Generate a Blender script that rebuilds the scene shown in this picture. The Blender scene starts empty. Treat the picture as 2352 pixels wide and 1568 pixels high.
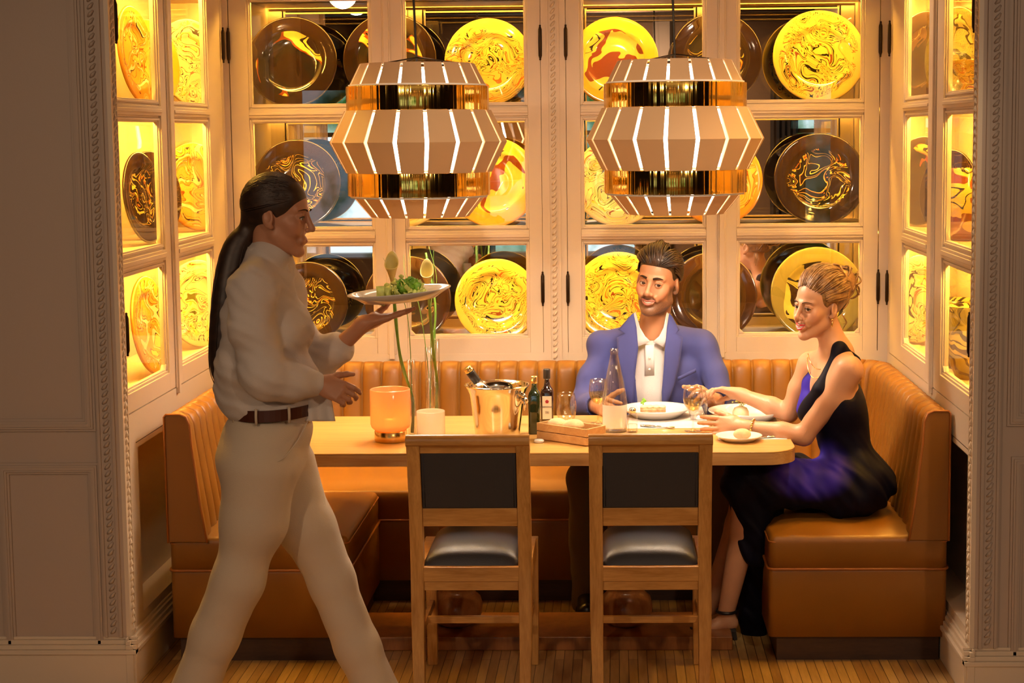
import bpy, bmesh, math, random
import numpy as np
from mathutils import Vector, Matrix, Euler
random.seed(4)
PI = math.pi
SC = bpy.context.scene
COL = SC.collection
# ------------------------------------------------------------------ camera
CAMLOC = Vector((0, -7, 1.82)); YAW, PITCH, ROLL = 0.02397, 0.10266, 0.00873
FPX, PPX, PPY = 3836.0, 1326.0, 701.0
_f = Vector((-math.sin(YAW)*math.cos(PITCH), math.cos(YAW)*math.cos(PITCH), -math.sin(PITCH)))
_r = Vector((math.cos(YAW), math.sin(YAW), 0)); _u = _r.cross(_f)
CR = _r*math.cos(ROLL) - _u*math.sin(ROLL); CU = _r*math.sin(ROLL) + _u*math.cos(ROLL)
cam = bpy.data.cameras.new('camera'); camo = bpy.data.objects.new('camera', cam); COL.objects.link(camo)
camo.matrix_world = Matrix(((CR.x, CU.x, -_f.x, CAMLOC.x), (CR.y, CU.y, -_f.y, CAMLOC.y), (CR.z, CU.z, -_f.z, CAMLOC.z), (0, 0, 0, 1)))
cam.sensor_width = 36; cam.lens = FPX/2352*36
cam.shift_x = -(PPX-1176)/2352; cam.shift_y = (PPY-784)/2352
cam.clip_start = 0.05
SC.camera = camo
# ------------------------------------------------------------------ world, exposure, lights
w = bpy.data.worlds.new('world'); SC.world = w; w.use_nodes = True
w.node_tree.nodes['Background'].inputs[0].default_value = (0.5, 0.6, 0.8, 1)
w.node_tree.nodes['Background'].inputs[1].default_value = 0.03
SC.view_settings.view_transform = 'Standard'; SC.view_settings.look = 'None'
SC.view_settings.gamma = 1; SC.view_settings.use_curve_mapping = False
SC.view_settings.exposure = 0.26
SC.cycles.use_denoising = True
SC.cycles.max_bounces = 8; SC.cycles.glossy_bounces = 5; SC.cycles.transmission_bounces = 8; SC.cycles.transparent_max_bounces = 16
SC.cycles.caustics_reflective = False; SC.cycles.caustics_refractive = False
SC.cycles.sample_clamp_indirect = 4

def light(name, kind, loc, power, color, rot=(0, 0, 0), size=0.5, size_y=None, spot=1.0, blend=.5, target=None, parent=None, spread=None):
    l = bpy.data.lights.new(name, kind); l.energy = power; l.color = color
    if kind == 'AREA':
        l.size = size
        if size_y: l.shape = 'RECTANGLE'; l.size_y = size_y
        if spread: l.spread = spread
    elif kind == 'SPOT': l.spot_size = spot; l.spot_blend = blend; l.shadow_soft_size = size
    else: l.shadow_soft_size = size
    o = bpy.data.objects.new(name, l); COL.objects.link(o)
    o.location = loc
    if target is not None: o.rotation_euler = (Vector(target)-Vector(loc)).to_track_quat('-Z', 'Y').to_euler()
    else: o.rotation_euler = rot
    return o
# added unseen fill lamps, niche and room, daylight from the windows behind the camera
WARM = (1.0, 0.62, 0.34)
light('fill_spot', 'SPOT', (-.1, -3.3, 3.0), 122, (1.0, .72, .46), target=(-.1, -.6, 1.15), size=.06, spot=.85, blend=.8)  # unseen fill spots added to light the table and the people
light('fill_spot', 'SPOT', (.9, -3.1, 3.0), 86, (1.0, .72, .46), target=(.55, -1.0, 1.1), size=.06, spot=.6, blend=.8)
light('niche_fill_spot', 'SPOT', (-1.1, -.75, 2.84), 22, (1.0, .70, .42), target=(-1.0, -.75, 0), size=.05, spot=1.9, blend=.8)  # added fill inside the niche, no fixture modelled
light('niche_fill_spot', 'SPOT', (.75, -.75, 2.84), 24, (1.0, .72, .45), target=(.8, -.95, 0), size=.05, spot=1.9, blend=.8)
#light('window_daylight', 'AREA', (-1.5, -12.6, 1.9), 90, (.75, .82, 1.0), target=(-1, 0, 1.3), size=5, size_y=1.8)
light('room_fill_spot', 'SPOT', (-2.3, -7.2, 3.0), 150, (1.0, .66, .40), target=(-1.2, -1.6, 1.0), size=.12, spot=1.1, blend=1)  # unseen warm frontal fill added to lift front walls and chairs
light('room_fill_spot', 'SPOT', (2.2, -7.4, 3.0), 150, (1.0, .68, .44), target=(.8, -1.6, .9), size=.12, spot=1.1, blend=1)
light('rear_fill_spot', 'SPOT', (0, -8.6, 3.0), 260, (1.0, .62, .35), target=(0, -11, 1.2), size=.2, spot=2.2, blend=1)  # added spot that brightens the rear wall for the mirrors
light('room_ambience', 'AREA', (0, -5.5, 3.1), 26, (1.0, .66, .42), target=(0, -5.5, 0), size=5, size_y=4)  # broad warm fill panel added overhead, not a fixture

# ------------------------------------------------------------------ pixel to point on a world plane
def _ray(px, py):
    return (_f + CR*((px-PPX)/FPX) - CU*((py-PPY)/FPX))
def P(px, py, Y):
    d = _ray(px, py); t = (Y-CAMLOC.y)/d.y; return CAMLOC + d*t
def PZ(px, py, Z):
    d = _ray(px, py); t = (Z-CAMLOC.z)/d.z; return CAMLOC + d*t
def PX(px, py, X):
    d = _ray(px, py); t = (X-CAMLOC.x)/d.x; return CAMLOC + d*t
# ------------------------------------------------------------------ things and parts
def tag(o, label=None, cat=None, group=None, kind=None):
    if label: o['label'] = label
    if cat: o['category'] = cat
    if group: o['group'] = group
    if kind: o['kind'] = kind
    return o
def thing(name, label, cat, loc=(0, 0, 0), group=None, rz=0):
    o = bpy.data.objects.new(name, None); COL.objects.link(o); o.empty_display_size = .05
    o.location = loc; o.rotation_euler = (0, 0, rz)
    return tag(o, label, cat, group)
def children(o): return [c for c in COL.objects if c.parent == o]
def copy_tree(o, parent=None):
    c = o.copy(); COL.objects.link(c); c.parent = parent
    for ch in children(o): copy_tree(ch, c)
    return c

class MB:
    """collects shapes in one mesh"""
    def __init__(s): s.v = []; s.f = []; s.M = Matrix.Identity(4); s.sm = []
    def add(s, vs, fs, smooth=False):
        n = len(s.v); s.v += [s.M @ Vector(v) for v in vs]
        s.f += [tuple(i+n for i in f) for f in fs]; s.sm += [smooth]*len(fs); return s
    def box(s, a, b, rot=None, piv=None):
        x0, y0, z0 = [min(a[i], b[i]) for i in range(3)]; x1, y1, z1 = [max(a[i], b[i]) for i in range(3)]
        vs = [Vector(p) for p in ((x0,y0,z0),(x1,y0,z0),(x1,y1,z0),(x0,y1,z0),(x0,y0,z1),(x1,y0,z1),(x1,y1,z1),(x0,y1,z1))]
        if rot is not None:
            c = Vector(piv) if piv is not None else (vs[0]+vs[6])/2
            vs = [c + rot @ (v-c) for v in vs]
        return s.add(vs, [(0,3,2,1),(4,5,6,7),(0,1,5,4),(1,2,6,5),(2,3,7,6),(3,0,4,7)])
    def beam(s, p, q, w, d, up=(0, 0, 1), w2=None, d2=None):
        """rectangular bar from p to q, w across, d in the other direction"""
        p, q = Vector(p), Vector(q); t = (q-p).normalized(); a = t.cross(Vector(up))
        if a.length < 1e-4: a = t.cross(Vector((0, 1, 0)))
        a.normalize(); b = a.cross(t).normalized(); w2 = w2 or w; d2 = d2 or d
        vs = [c + a*(i*ww/2) + b*(j*dd/2) for c, ww, dd in ((p, w, d), (q, w2, d2)) for i, j in ((-1,-1),(1,-1),(1,1),(-1,1))]
        return s.add(vs, [(0,3,2,1),(4,5,6,7),(0,1,5,4),(1,2,6,5),(2,3,7,6),(3,0,4,7)])
    def prism(s, pts, h, axis='z', smooth=False):
        """closed outline pts (2d) extruded h along an axis: pts in (x,y) for z, (x,z) for y, (y,z) for x ; h=(lo,hi)"""
        n = len(pts); mp = {'z': lambda a, b, c: (a, b, c), 'y': lambda a, b, c: (a, c, b), 'x': lambda a, b, c: (c, a, b)}[axis]
        vs = [mp(a, b, h[0]) for a, b in pts] + [mp(a, b, h[1]) for a, b in pts]
        s.add(vs, [tuple(range(n))[::-1], tuple(range(n, 2*n))])
        k = len(s.v) - 2*n
        for i in range(n): s.f.append((k+i, k+(i+1) % n, k+n+(i+1) % n, k+n+i)); s.sm.append(smooth)
        return s
    def lathe(s, prof, n=48, c=(0, 0, 0), axis='z', smooth=True, cap=False):
        """prof: (r,z) list"""
        vs = []; fs = []; m = len(prof)
        for i in range(n):
            a = 2*PI*i/n; ca, sa = math.cos(a), math.sin(a)
            for r, z in prof:
                p = (r*ca, r*sa, z)
                if axis == 'y': p = (r*ca, z, r*sa)
                if axis == 'x': p = (z, r*ca, r*sa)
                vs.append((p[0]+c[0], p[1]+c[1], p[2]+c[2]))
        for i in range(n):
            j = (i+1) % n
            for k in range(m-1):
                q = (i*m+k, j*m+k, j*m+k+1, i*m+k+1); fs.append(q[::-1] if axis == 'y' else q)
        return s.add(vs, fs, smooth)
    def tube(s, pts, r, n=10, smooth=True, caps=True):
        """r a number or one per point"""
        pts = [Vector(p) for p in pts]; m = len(pts); rs = r if hasattr(r, '__len__') else [r]*m
        vs = []; prev = None
        for i in range(m):
            t = (pts[min(i+1, m-1)] - pts[max(i-1, 0)])
            if t.length < 1e-9: t = Vector((0, 0, 1))
            t.normalize()
            if prev is None:
                a = t.cross(Vector((0, 0, 1)));
                if a.length < .05: a = t.cross(Vector((0, 1, 0)))
            else: a = prev - t*prev.dot(t)
            a.normalize(); prev = a; b = t.cross(a)
            for k in range(n):
                g = 2*PI*k/n; vs.append(pts[i] + (a*math.cos(g)+b*math.sin(g))*rs[i])
        fs = [(i*n+k, i*n+(k+1) % n, (i+1)*n+(k+1) % n, (i+1)*n+k) for i in range(m-1) for k in range(n)]
        s.add(vs, fs, smooth)
        if caps:
            k = len(s.v)-m*n; s.f += [tuple(k+i for i in range(n))[::-1], tuple(k+(m-1)*n+i for i in range(n))]; s.sm += [False]*2
        return s
    def ball(s, c, r, n=16, m=10, rot=None):
        """r number or (rx,ry,rz)"""
        rr = r if hasattr(r, '__len__') else (r, r, r); vs = []; fs = []
        for j in range(m+1):
            th = PI*j/m
            for i in range(n):
                a = 2*PI*i/n; v = Vector((rr[0]*math.sin(th)*math.cos(a), rr[1]*math.sin(th)*math.sin(a), rr[2]*math.cos(th)))
                if rot is not None: v = rot @ v
                vs.append(v+Vector(c))
        for j in range(m):
            for i in range(n): fs.append((j*n+i, (j+1)*n+i, (j+1)*n+(i+1) % n, j*n+(i+1) % n))
        return s.add(vs, fs, True)
    def grid(s, fn, nu, nv, smooth=True, closed_u=False):
        vs = [fn(i/(nu if closed_u else nu-1), j/(nv-1)) for i in range(nu) for j in range(nv)]
        fs = [(i*nv+j, ((i+1) % nu)*nv+j, ((i+1) % nu)*nv+j+1, i*nv+j+1) for i in range(nu if closed_u else nu-1) for j in range(nv-1)]
        return s.add(vs, fs, smooth)
    def build(s, name, mt, parent=None, bevel=0, seg=2, loc=None, world=True, smooth=None, weld=False, solid=0, sub=0):
        """vertices are in world space unless world=False; stored relative to the parent (or loc)"""
        o0 = Vector((0, 0, 0))
        if world:
            p = parent
            while p is not None: o0 += Vector(p.location); p = p.parent
            if loc is not None: o0 += Vector(loc) - (o0 if parent is None else Vector((0, 0, 0)))
        me = bpy.data.meshes.new(name); me.from_pydata([v-o0 for v in s.v] if world else s.v, [], s.f); me.update()
        me.polygons.foreach_set('use_smooth', [bool(smooth) if smooth is not None else q for q in s.sm])
        if weld:
            b = bmesh.new(); b.from_mesh(me); bmesh.ops.remove_doubles(b, verts=b.verts, dist=1e-5); bmesh.ops.recalc_face_normals(b, faces=b.faces); b.to_mesh(me); b.free()
        me.materials.append(mt)
        o = bpy.data.objects.new(name, me); COL.objects.link(o); o.parent = parent
        if loc is not None: o.location = loc
        if solid: k = o.modifiers.new('solid', 'SOLIDIFY'); k.thickness = solid; k.offset = 0
        if sub: k = o.modifiers.new('sub', 'SUBSURF'); k.levels = sub; k.render_levels = sub
        if bevel:
            k = o.modifiers.new('bevel', 'BEVEL'); k.width = bevel; k.segments = seg; k.limit_method = 'ANGLE'; k.angle_limit = .6; k.harden_normals = True
            me.polygons.foreach_set('use_smooth', [True]*len(me.polygons))
        return o
def smooth_curve(pts, n=8):
    """Catmull-Rom through the points"""
    pts = [Vector(p) for p in pts]; out = []
    for i in range(len(pts)-1):
        p0, p1, p2, p3 = pts[max(i-1, 0)], pts[i], pts[i+1], pts[min(i+2, len(pts)-1)]
        for k in range(n):
            t = k/n; out.append(.5*((2*p1)+(p2-p0)*t+(2*p0-5*p1+4*p2-p3)*t*t+(3*p1-p0-3*p2+p3)*t**3))
    out.append(pts[-1]); return out

# ------------------------------------------------------------------ materials
def _n(nt, typ, **kw):
    n = nt.nodes.new(typ)
    for k, v in kw.items():
        if k.startswith('i_'): n.inputs[int(k[2:]) if k[2:].isdigit() else k[2:].replace('_', ' ')].default_value = v
        else: setattr(n, k, v)
    return n
def c4(c): return (c[0], c[1], c[2], 1)
def mat(name, color, rough=.5, metal=0, spec=.5, coat=0, emit=None, estr=0, sheen=0, trans=0, sss=0, alpha=1, bump=0, bscale=80, var=0, vscale=6, ior=None, crough=.05):
    m = bpy.data.materials.new(name); m.use_nodes = True; nt = m.node_tree; b = nt.nodes['Principled BSDF']
    I = b.inputs; I['Base Color'].default_value = c4(color); I['Roughness'].default_value = rough; I['Metallic'].default_value = metal
    I['Specular IOR Level'].default_value = spec; I['Coat Weight'].default_value = coat; I['Coat Roughness'].default_value = crough
    I['Transmission Weight'].default_value = trans; I['Alpha'].default_value = alpha; I['Sheen Weight'].default_value = sheen
    if ior: I['IOR'].default_value = ior
    if sss: I['Subsurface Weight'].default_value = sss; I['Subsurface Radius'].default_value = (1, .35, .2); I['Subsurface Scale'].default_value = .01
    if emit: I['Emission Color'].default_value = c4(emit); I['Emission Strength'].default_value = estr
    tc = None
    if bump or var: tc = _n(nt, 'ShaderNodeTexCoord')
    if var:
        no = _n(nt, 'ShaderNodeTexNoise', i_Scale=vscale, i_Detail=4.0); nt.links.new(tc.outputs['Object'], no.inputs['Vector'])
        r = _n(nt, 'ShaderNodeValToRGB'); e = r.color_ramp.elements; e[0].position = .3; e[1].position = .7
        e[0].color = c4([x*(1-var) for x in color]); e[1].color = c4([min(1, x*(1+var*.6)) for x in color])
        nt.links.new(no.outputs[0], r.inputs[0]); nt.links.new(r.outputs[0], I['Base Color'])
    if bump:
        nb = _n(nt, 'ShaderNodeTexNoise', i_Scale=bscale, i_Detail=3.0); bp = _n(nt, 'ShaderNodeBump', i_Strength=bump, i_Distance=.004)
        nt.links.new(tc.outputs['Object'], nb.inputs['Vector']); nt.links.new(nb.outputs[0], bp.inputs['Height']); nt.links.new(bp.outputs[0], I['Normal'])
    return m
def wood(name, c1, c2, scale=(1, 12, 12), rough=.4, seed=0, coat=0, grain=3.0, bump=.15):
    """grain runs along the axis with the small scale number"""
    m = mat(name, c1, rough, coat=coat); nt = m.node_tree; b = nt.nodes['Principled BSDF']
    tc = _n(nt, 'ShaderNodeTexCoord'); mp = _n(nt, 'ShaderNodeMapping'); mp.inputs['Scale'].default_value = scale; mp.inputs['Location'].default_value = (seed, seed*1.7, seed*.3)
    nt.links.new(tc.outputs['Object'], mp.inputs[0])
    a = _n(nt, 'ShaderNodeTexNoise', i_Scale=grain, i_Detail=6.0, i_Roughness=.6, i_Distortion=.6); nt.links.new(mp.outputs[0], a.inputs['Vector'])
    f = _n(nt, 'ShaderNodeTexNoise', i_Scale=grain*7, i_Detail=2.0); nt.links.new(mp.outputs[0], f.inputs['Vector'])
    ad = _n(nt, 'ShaderNodeMath', operation='MULTIPLY_ADD', i_1=.35); nt.links.new(f.outputs[0], ad.inputs[0]); nt.links.new(a.outputs[0], ad.inputs[2])
    r = _n(nt, 'ShaderNodeValToRGB'); e = r.color_ramp.elements; e[0].position = .45; e[1].position = .85; e[0].color = c4(c1); e[1].color = c4(c2)
    nt.links.new(ad.outputs[0], r.inputs[0]); nt.links.new(r.outputs[0], b.inputs['Base Color'])
    if bump:
        bp = _n(nt, 'ShaderNodeBump', i_Strength=bump, i_Distance=.002); nt.links.new(ad.outputs[0], bp.inputs['Height']); nt.links.new(bp.outputs[0], b.inputs['Normal'])
    return m
def thin_glass(name, tint=(1, 1, 1), refl=1.0, rough=0.0, frost=0.0):
    m = bpy.data.materials.new(name); m.use_nodes = True; nt = m.node_tree; nt.nodes.remove(nt.nodes['Principled BSDF']); out = nt.nodes['Material Output']
    t = _n(nt, 'ShaderNodeBsdfTransparent'); t.inputs[0].default_value = c4(tint)
    g = _n(nt, 'ShaderNodeBsdfGlossy'); g.inputs['Roughness'].default_value = rough
    fr = _n(nt, 'ShaderNodeLayerWeight', i_Blend=.5); pw = _n(nt, 'ShaderNodeMath', operation='POWER', i_1=4.0); nt.links.new(fr.outputs['Facing'], pw.inputs[0])
    pa = _n(nt, 'ShaderNodeMath', operation='MULTIPLY_ADD', i_1=.55, i_2=.055); nt.links.new(pw.outputs[0], pa.inputs[0])
    mx = _n(nt, 'ShaderNodeMixShader'); mu = _n(nt, 'ShaderNodeMath', operation='MULTIPLY', use_clamp=True, i_1=refl)
    nt.links.new(pa.outputs[0], mu.inputs[0]); nt.links.new(mu.outputs[0], mx.inputs[0])
    last = t.outputs[0]
    if frost:
        d = _n(nt, 'ShaderNodeBsdfTranslucent'); d.inputs[0].default_value = c4(tint); d2 = _n(nt, 'ShaderNodeBsdfDiffuse'); d2.inputs[0].default_value = c4(tint)
        ms = _n(nt, 'ShaderNodeMixShader', i_0=.4); nt.links.new(d.outputs[0], ms.inputs[1]); nt.links.new(d2.outputs[0], ms.inputs[2])
        mf = _n(nt, 'ShaderNodeMixShader', i_0=frost); nt.links.new(t.outputs[0], mf.inputs[1]); nt.links.new(ms.outputs[0], mf.inputs[2]); last = mf.outputs[0]
    nt.links.new(last, mx.inputs[1]); nt.links.new(g.outputs[0], mx.inputs[2]); nt.links.new(mx.outputs[0], out.inputs[0])
    return m
def glaze(name, stops, rim, scale=9, twist=5, rimw=.135, detail=2.5, off=0, const=True):
    """marbled glazed ceramic: ramp stops [(pos,color)], rim colour beyond radius rimw"""
    m = mat(name, rim, .07, coat=.6); nt = m.node_tree; b = nt.nodes['Principled BSDF']; L = nt.links.new
    tc = _n(nt, 'ShaderNodeTexCoord'); oi = _n(nt, 'ShaderNodeObjectInfo')
    sc = _n(nt, 'ShaderNodeVectorMath', operation='SCALE'); sc.inputs[3].default_value = 3.7+off; L(oi.outputs['Location'], sc.inputs[0])
    add = _n(nt, 'ShaderNodeVectorMath', operation='ADD'); L(tc.outputs['Object'], add.inputs[0]); L(sc.outputs[0], add.inputs[1])
    w1 = _n(nt, 'ShaderNodeTexNoise', i_Scale=6.0, i_Detail=1.0); L(add.outputs[0], w1.inputs['Vector'])
    ang = _n(nt, 'ShaderNodeMath', operation='MULTIPLY', i_1=float(twist)); L(w1.outputs[0], ang.inputs[0])
    vr = _n(nt, 'ShaderNodeVectorRotate', rotation_type='Z_AXIS'); L(tc.outputs['Object'], vr.inputs['Vector']); L(ang.outputs[0], vr.inputs['Angle'])
    a2 = _n(nt, 'ShaderNodeVectorMath', operation='ADD'); L(vr.outputs[0], a2.inputs[0]); L(sc.outputs[0], a2.inputs[1])
    no = _n(nt, 'ShaderNodeTexNoise', i_Scale=float(scale), i_Detail=detail, i_Roughness=.45, i_Distortion=1.4); L(a2.outputs[0], no.inputs['Vector'])
    r = _n(nt, 'ShaderNodeValToRGB'); cr = r.color_ramp; cr.interpolation = 'CONSTANT' if const else 'LINEAR'
    while len(cr.elements) < len(stops): cr.elements.new(.5)
    for e, (p, c) in zip(cr.elements, stops): e.position = p; e.color = c4(c)
    L(no.outputs[0], r.inputs[0])
    sx = _n(nt, 'ShaderNodeSeparateXYZ'); L(tc.outputs['Object'], sx.inputs[0]); cb = _n(nt, 'ShaderNodeCombineXYZ'); L(sx.outputs[0], cb.inputs[0]); L(sx.outputs[1], cb.inputs[1])
    ln = _n(nt, 'ShaderNodeVectorMath', operation='LENGTH'); L(cb.outputs[0], ln.inputs[0])
    wob = _n(nt, 'ShaderNodeMath', operation='MULTIPLY_ADD', i_1=.09, i_2=-.045); L(w1.outputs[0], wob.inputs[0]); la = _n(nt, 'ShaderNodeMath', operation='ADD'); L(ln.outputs['Value'], la.inputs[0]); L(wob.outputs[0], la.inputs[1])
    gt = _n(nt, 'ShaderNodeMath', operation='GREATER_THAN', i_1=rimw); L(la.outputs[0], gt.inputs[0])
    mx = _n(nt, 'ShaderNodeMix', data_type='RGBA'); L(gt.outputs[0], mx.inputs[0]); L(r.outputs[0], mx.inputs[6]); mx.inputs[7].default_value = c4(rim)
    L(mx.outputs[2], b.inputs['Base Color'])
    return m

M = {}
M['paint'] = mat('cream paint', (.74, .62, .48), .42, bump=.06, bscale=220)
M['paint_in'] = mat('cabinet interior paint', (.80, .66, .44), .4)
M['trim'] = mat('pale grey paint', (.50, .40, .33), .5, bump=.06, bscale=200)
M['bronze'] = mat('dark bronze', (.035, .02, .01), .35, metal=.8)
M['seam'] = mat('seam shadow gap', (.10, .06, .035), .8)
M['pane'] = thin_glass('cabinet pane', (1, 1, 1), .9)
M['mirror'] = mat('mirror', (.80, .80, .78), .0, metal=1)
M['led'] = mat('led strip', (1, .8, .4), .5, emit=(1.0, .51, .07), estr=175)
M['led2'] = mat('led strip side', (1, .8, .4), .5, emit=(1.0, .51, .07), estr=270)
M['leather'] = mat('tan leather', (.27, .112, .014), .38, spec=.45, bump=.10, bscale=500, var=.12, vscale=3)
M['leather_pipe'] = mat('tan leather piping', (.36, .12, .02), .45)
M['navy_leather'] = mat('navy leather', (.016, .017, .028), .42, spec=.45, bump=.2, bscale=300)
M['back_cloth'] = mat('charcoal upholstery', (.036, .032, .034), .75, bump=.3, bscale=500)
M['darkwood'] = wood('dark plinth wood', (.035, .014, .006), (.06, .025, .01), (2, 12, 12), .5)
M['oak'] = wood('oak table top', (.52, .26, .065), (.66, .38, .11), (1.2, 14, 14), .3, coat=.15, grain=2.2, bump=.08)
M['oak_edge'] = wood('oak table edge', (.44, .21, .06), (.58, .33, .12), (1.2, 20, 20), .4, seed=3, grain=2.5)
M['walnut'] = wood('teak chair wood', (.38, .17, .035), (.64, .34, .10), (11, 11, 1.3), .34, coat=.12, grain=2.6)
M['walnut_h'] = wood('teak chair wood across', (.40, .18, .038), (.66, .35, .105), (1.3, 11, 11), .32, coat=.12, grain=2.6, seed=5)
M['pedestal'] = wood('turned pedestal wood', (.22, .075, .018), (.34, .13, .035), (8, 8, 1.2), .28, coat=.3)
M['brass'] = mat('polished brass', (.86, .56, .12), .07, metal=1)
M['band'] = mat('rippled brass foil', (.90, .60, .13), .10, metal=1)
M['brass_s'] = mat('satin brass', (.80, .52, .17), .25, metal=1)
M['steel'] = mat('polished steel', (.86, .80, .68), .08, metal=1)
M['gold'] = mat('gold', (.9, .6, .2), .15, metal=1)
M['shade'] = mat('pendant slat lacquer', (.52, .34, .19), .45, bump=.05, bscale=600)
M['shade_in'] = mat('pendant white lining', (.9, .85, .78), .5)
M['lampglow'] = mat('pendant diffuser', (1, 1, 1), .5, emit=(1.0, .80, .62), estr=9)
M['cord'] = mat('black cord', (.012, .01, .01), .5)
M['white'] = mat('white porcelain', (.70, .68, .65), .12, coat=.3)
M['linen'] = mat('white linen', (.64, .61, .59), .8, bump=.2, bscale=400)
M['rear'] = mat('rear wall brown paint', (.30, .18, .10), .6)
M['pane_dark'] = mat('dark room paint', (.10, .07, .05), .6)
M['ceiling'] = wood('dark beamed ceiling wood', (.12, .075, .045), (.17, .11, .07), (12, 1, 12), .6)
def parquet():
    m = mat('strip parquet', (.4, .25, .1), .32, coat=.1); nt = m.node_tree; b = nt.nodes['Principled BSDF']; L = nt.links.new
    tc = _n(nt, 'ShaderNodeTexCoord'); mp = _n(nt, 'ShaderNodeMapping'); mp.inputs['Scale'].default_value = (1, 1, 1); L(tc.outputs['Object'], mp.inputs[0])
    br = _n(nt, 'ShaderNodeTexBrick', offset=.37); L(mp.outputs[0], br.inputs['Vector']); mp.inputs['Rotation'].default_value = (0, 0, PI/2)
    I = br.inputs; I['Color1'].default_value = (.72, .46, .17, 1); I['Color2'].default_value = (.42, .22, .07, 1); I['Mortar'].default_value = (.08, .035, .012, 1)
    I['Scale'].default_value = 1; I['Mortar Size'].default_value = .0012; I['Brick Width'].default_value = .45; I['Row Height'].default_value = .032; I['Bias'].default_value = -.1
    no = _n(nt, 'ShaderNodeTexNoise', i_Scale=9.0, i_Detail=5.0); m2 = _n(nt, 'ShaderNodeMapping'); m2.inputs['Scale'].default_value = (10, 1, 1); L(tc.outputs['Object'], m2.inputs[0]); L(m2.outputs[0], no.inputs['Vector'])
    mx = _n(nt, 'ShaderNodeMix', data_type='RGBA', blend_type='MULTIPLY'); mx.inputs[0].default_value = .5; L(br.outputs[0], mx.inputs[6]); L(no.outputs[0], mx.inputs[7]); L(mx.outputs[2], b.inputs['Base Color'])
    return m
M['floor'] = parquet()

def ripple():
    m = M['band']; nt = m.node_tree; tc = _n(nt, 'ShaderNodeTexCoord'); mp = _n(nt, 'ShaderNodeMapping'); mp.inputs['Scale'].default_value = (34, 34, .25)
    no = _n(nt, 'ShaderNodeTexNoise', i_Scale=1.0, i_Detail=2.5); bp = _n(nt, 'ShaderNodeBump', i_Strength=.55, i_Distance=.012)
    nt.links.new(tc.outputs['Object'], mp.inputs[0]); nt.links.new(mp.outputs[0], no.inputs['Vector']); nt.links.new(no.outputs[0], bp.inputs['Height']); nt.links.new(bp.outputs[0], nt.nodes['Principled BSDF'].inputs['Normal'])
ripple()
# ================================================================== setting
XL, XR = -1.635, 1.135           # niche side walls
YL, YR = -1.62, -1.755           # where the side walls meet the front wall
ZT = 2.40                        # underside of cabinet tops
def struct(name, mb, m, bevel=0, **kw): return tag(mb.build(name, m, None, bevel=bevel, **kw), kind='structure')
struct('floor', MB().box((-7, -14, -.05), (7, .6, 0)), M['floor'])
struct('ceiling', MB().box((-7, -14, 3.2), (7, -1.9, 3.3)), M['ceiling'])
b = MB()
for i in range(9): b.box((-7, -13.4+i*1.35, 3.02), (7, -13.22+i*1.35, 3.2))
struct('trim_1', b, M['ceiling'])
struct('ceiling_niche', MB().box((-2.3, -1.9, 2.86), (1.9, .6, 2.94)), M['paint'])
struct('wall_back', MB().box((-2.3, .422, 0), (1.9, .6, 2.9)), M['paint'])
# room behind the camera, seen in the mirrors
b = MB()
for x0, x1, z0, z1 in ((-7, 7, 0, .5), (-7, 7, 2.3, 3.2), (-7, -3.4, .5, 2.3), (-2.5, -1.4, .5, 2.3), (-.55, -.45, .5, 2.3), (.2, 2.0, .5, 2.3), (2.5, 7, .5, 2.3)):
    b.box((x0, -11, z0), (x1, -10.8, z1))
struct('wall_rear', b, M['rear'])
struct('wall_left', MB().box((-7.2, -14, 0), (-7, -1.6, 3.3)), M['pane_dark'])
struct('wall_right', MB().box((7, -14, 0), (7.2, -1.6, 3.3)), M['pane_dark'])
def outside():
    m = bpy.data.materials.new('daylight view'); m.use_nodes = True; nt = m.node_tree; nt.nodes.remove(nt.nodes['Principled BSDF']); L = nt.links.new
    e = _n(nt, 'ShaderNodeEmission', i_Strength=1.4); tc = _n(nt, 'ShaderNodeTexCoord'); no = _n(nt, 'ShaderNodeTexNoise', i_Scale=1.6, i_Detail=6.0)
    r = _n(nt, 'ShaderNodeValToRGB'); cr = r.color_ramp; cr.elements.new(.5)
    for el, (p, c) in zip(cr.elements, ((.38, (.03, .09, .02)), (.5, (.25, .42, .35)), (.58, (.75, .9, 1.0)))): el.position = p; el.color = c4(c)
    L(tc.outputs['Object'], no.inputs['Vector']); L(no.outputs[0], r.inputs[0]); L(r.outputs[0], e.inputs[0]); L(e.outputs[0], nt.nodes['Material Output'].inputs[0]); return m
M['outside'] = outside()
struct('window_1', MB().box((-5, -11.1, .3), (3.4, -11.05, 2.6)), M['outside'])
b = MB()
for x in (-4.1, -1.8, .35, 2.6): b.box((x-.03, -10.95, .95), (x+.03, -10.88, 2.5))
b.box((-5, -10.95, 1.8), (3.4, -10.88, 1.85)); struct('window_frame', b, M['pane_dark']); 

b = MB()
for x in (-3.9, -2.1, .5, 2.9): b.box((x-.09, -10.79, 0), (x+.09, -10.6, 3.02))
struct('column_1', b, M['trim'])
for x0, x1, lb in ((-2.52, -2.3, 'dark pleated curtain at the leftmost far window'), (-1.62, -1.35, 'dark pleated curtain beside the middle far window'), (.2, .4, 'dark pleated curtain at the green far window'), (1.7, 2.0, 'dark pleated curtain at the rightmost far window')):
    b = MB(); n = 10; b.prism([(x0+(x1-x0)*k/n, -10.72+.035*(k % 2)) for k in range(n+1)]+[(x1, -10.78), (x0, -10.78)], (.1, 2.7), 'z')
    tag(b.build('curtain', M['back_cloth'], None, loc=(x0, -10.7, .1)), lb, 'curtain', 'dark curtains behind the camera')
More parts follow.
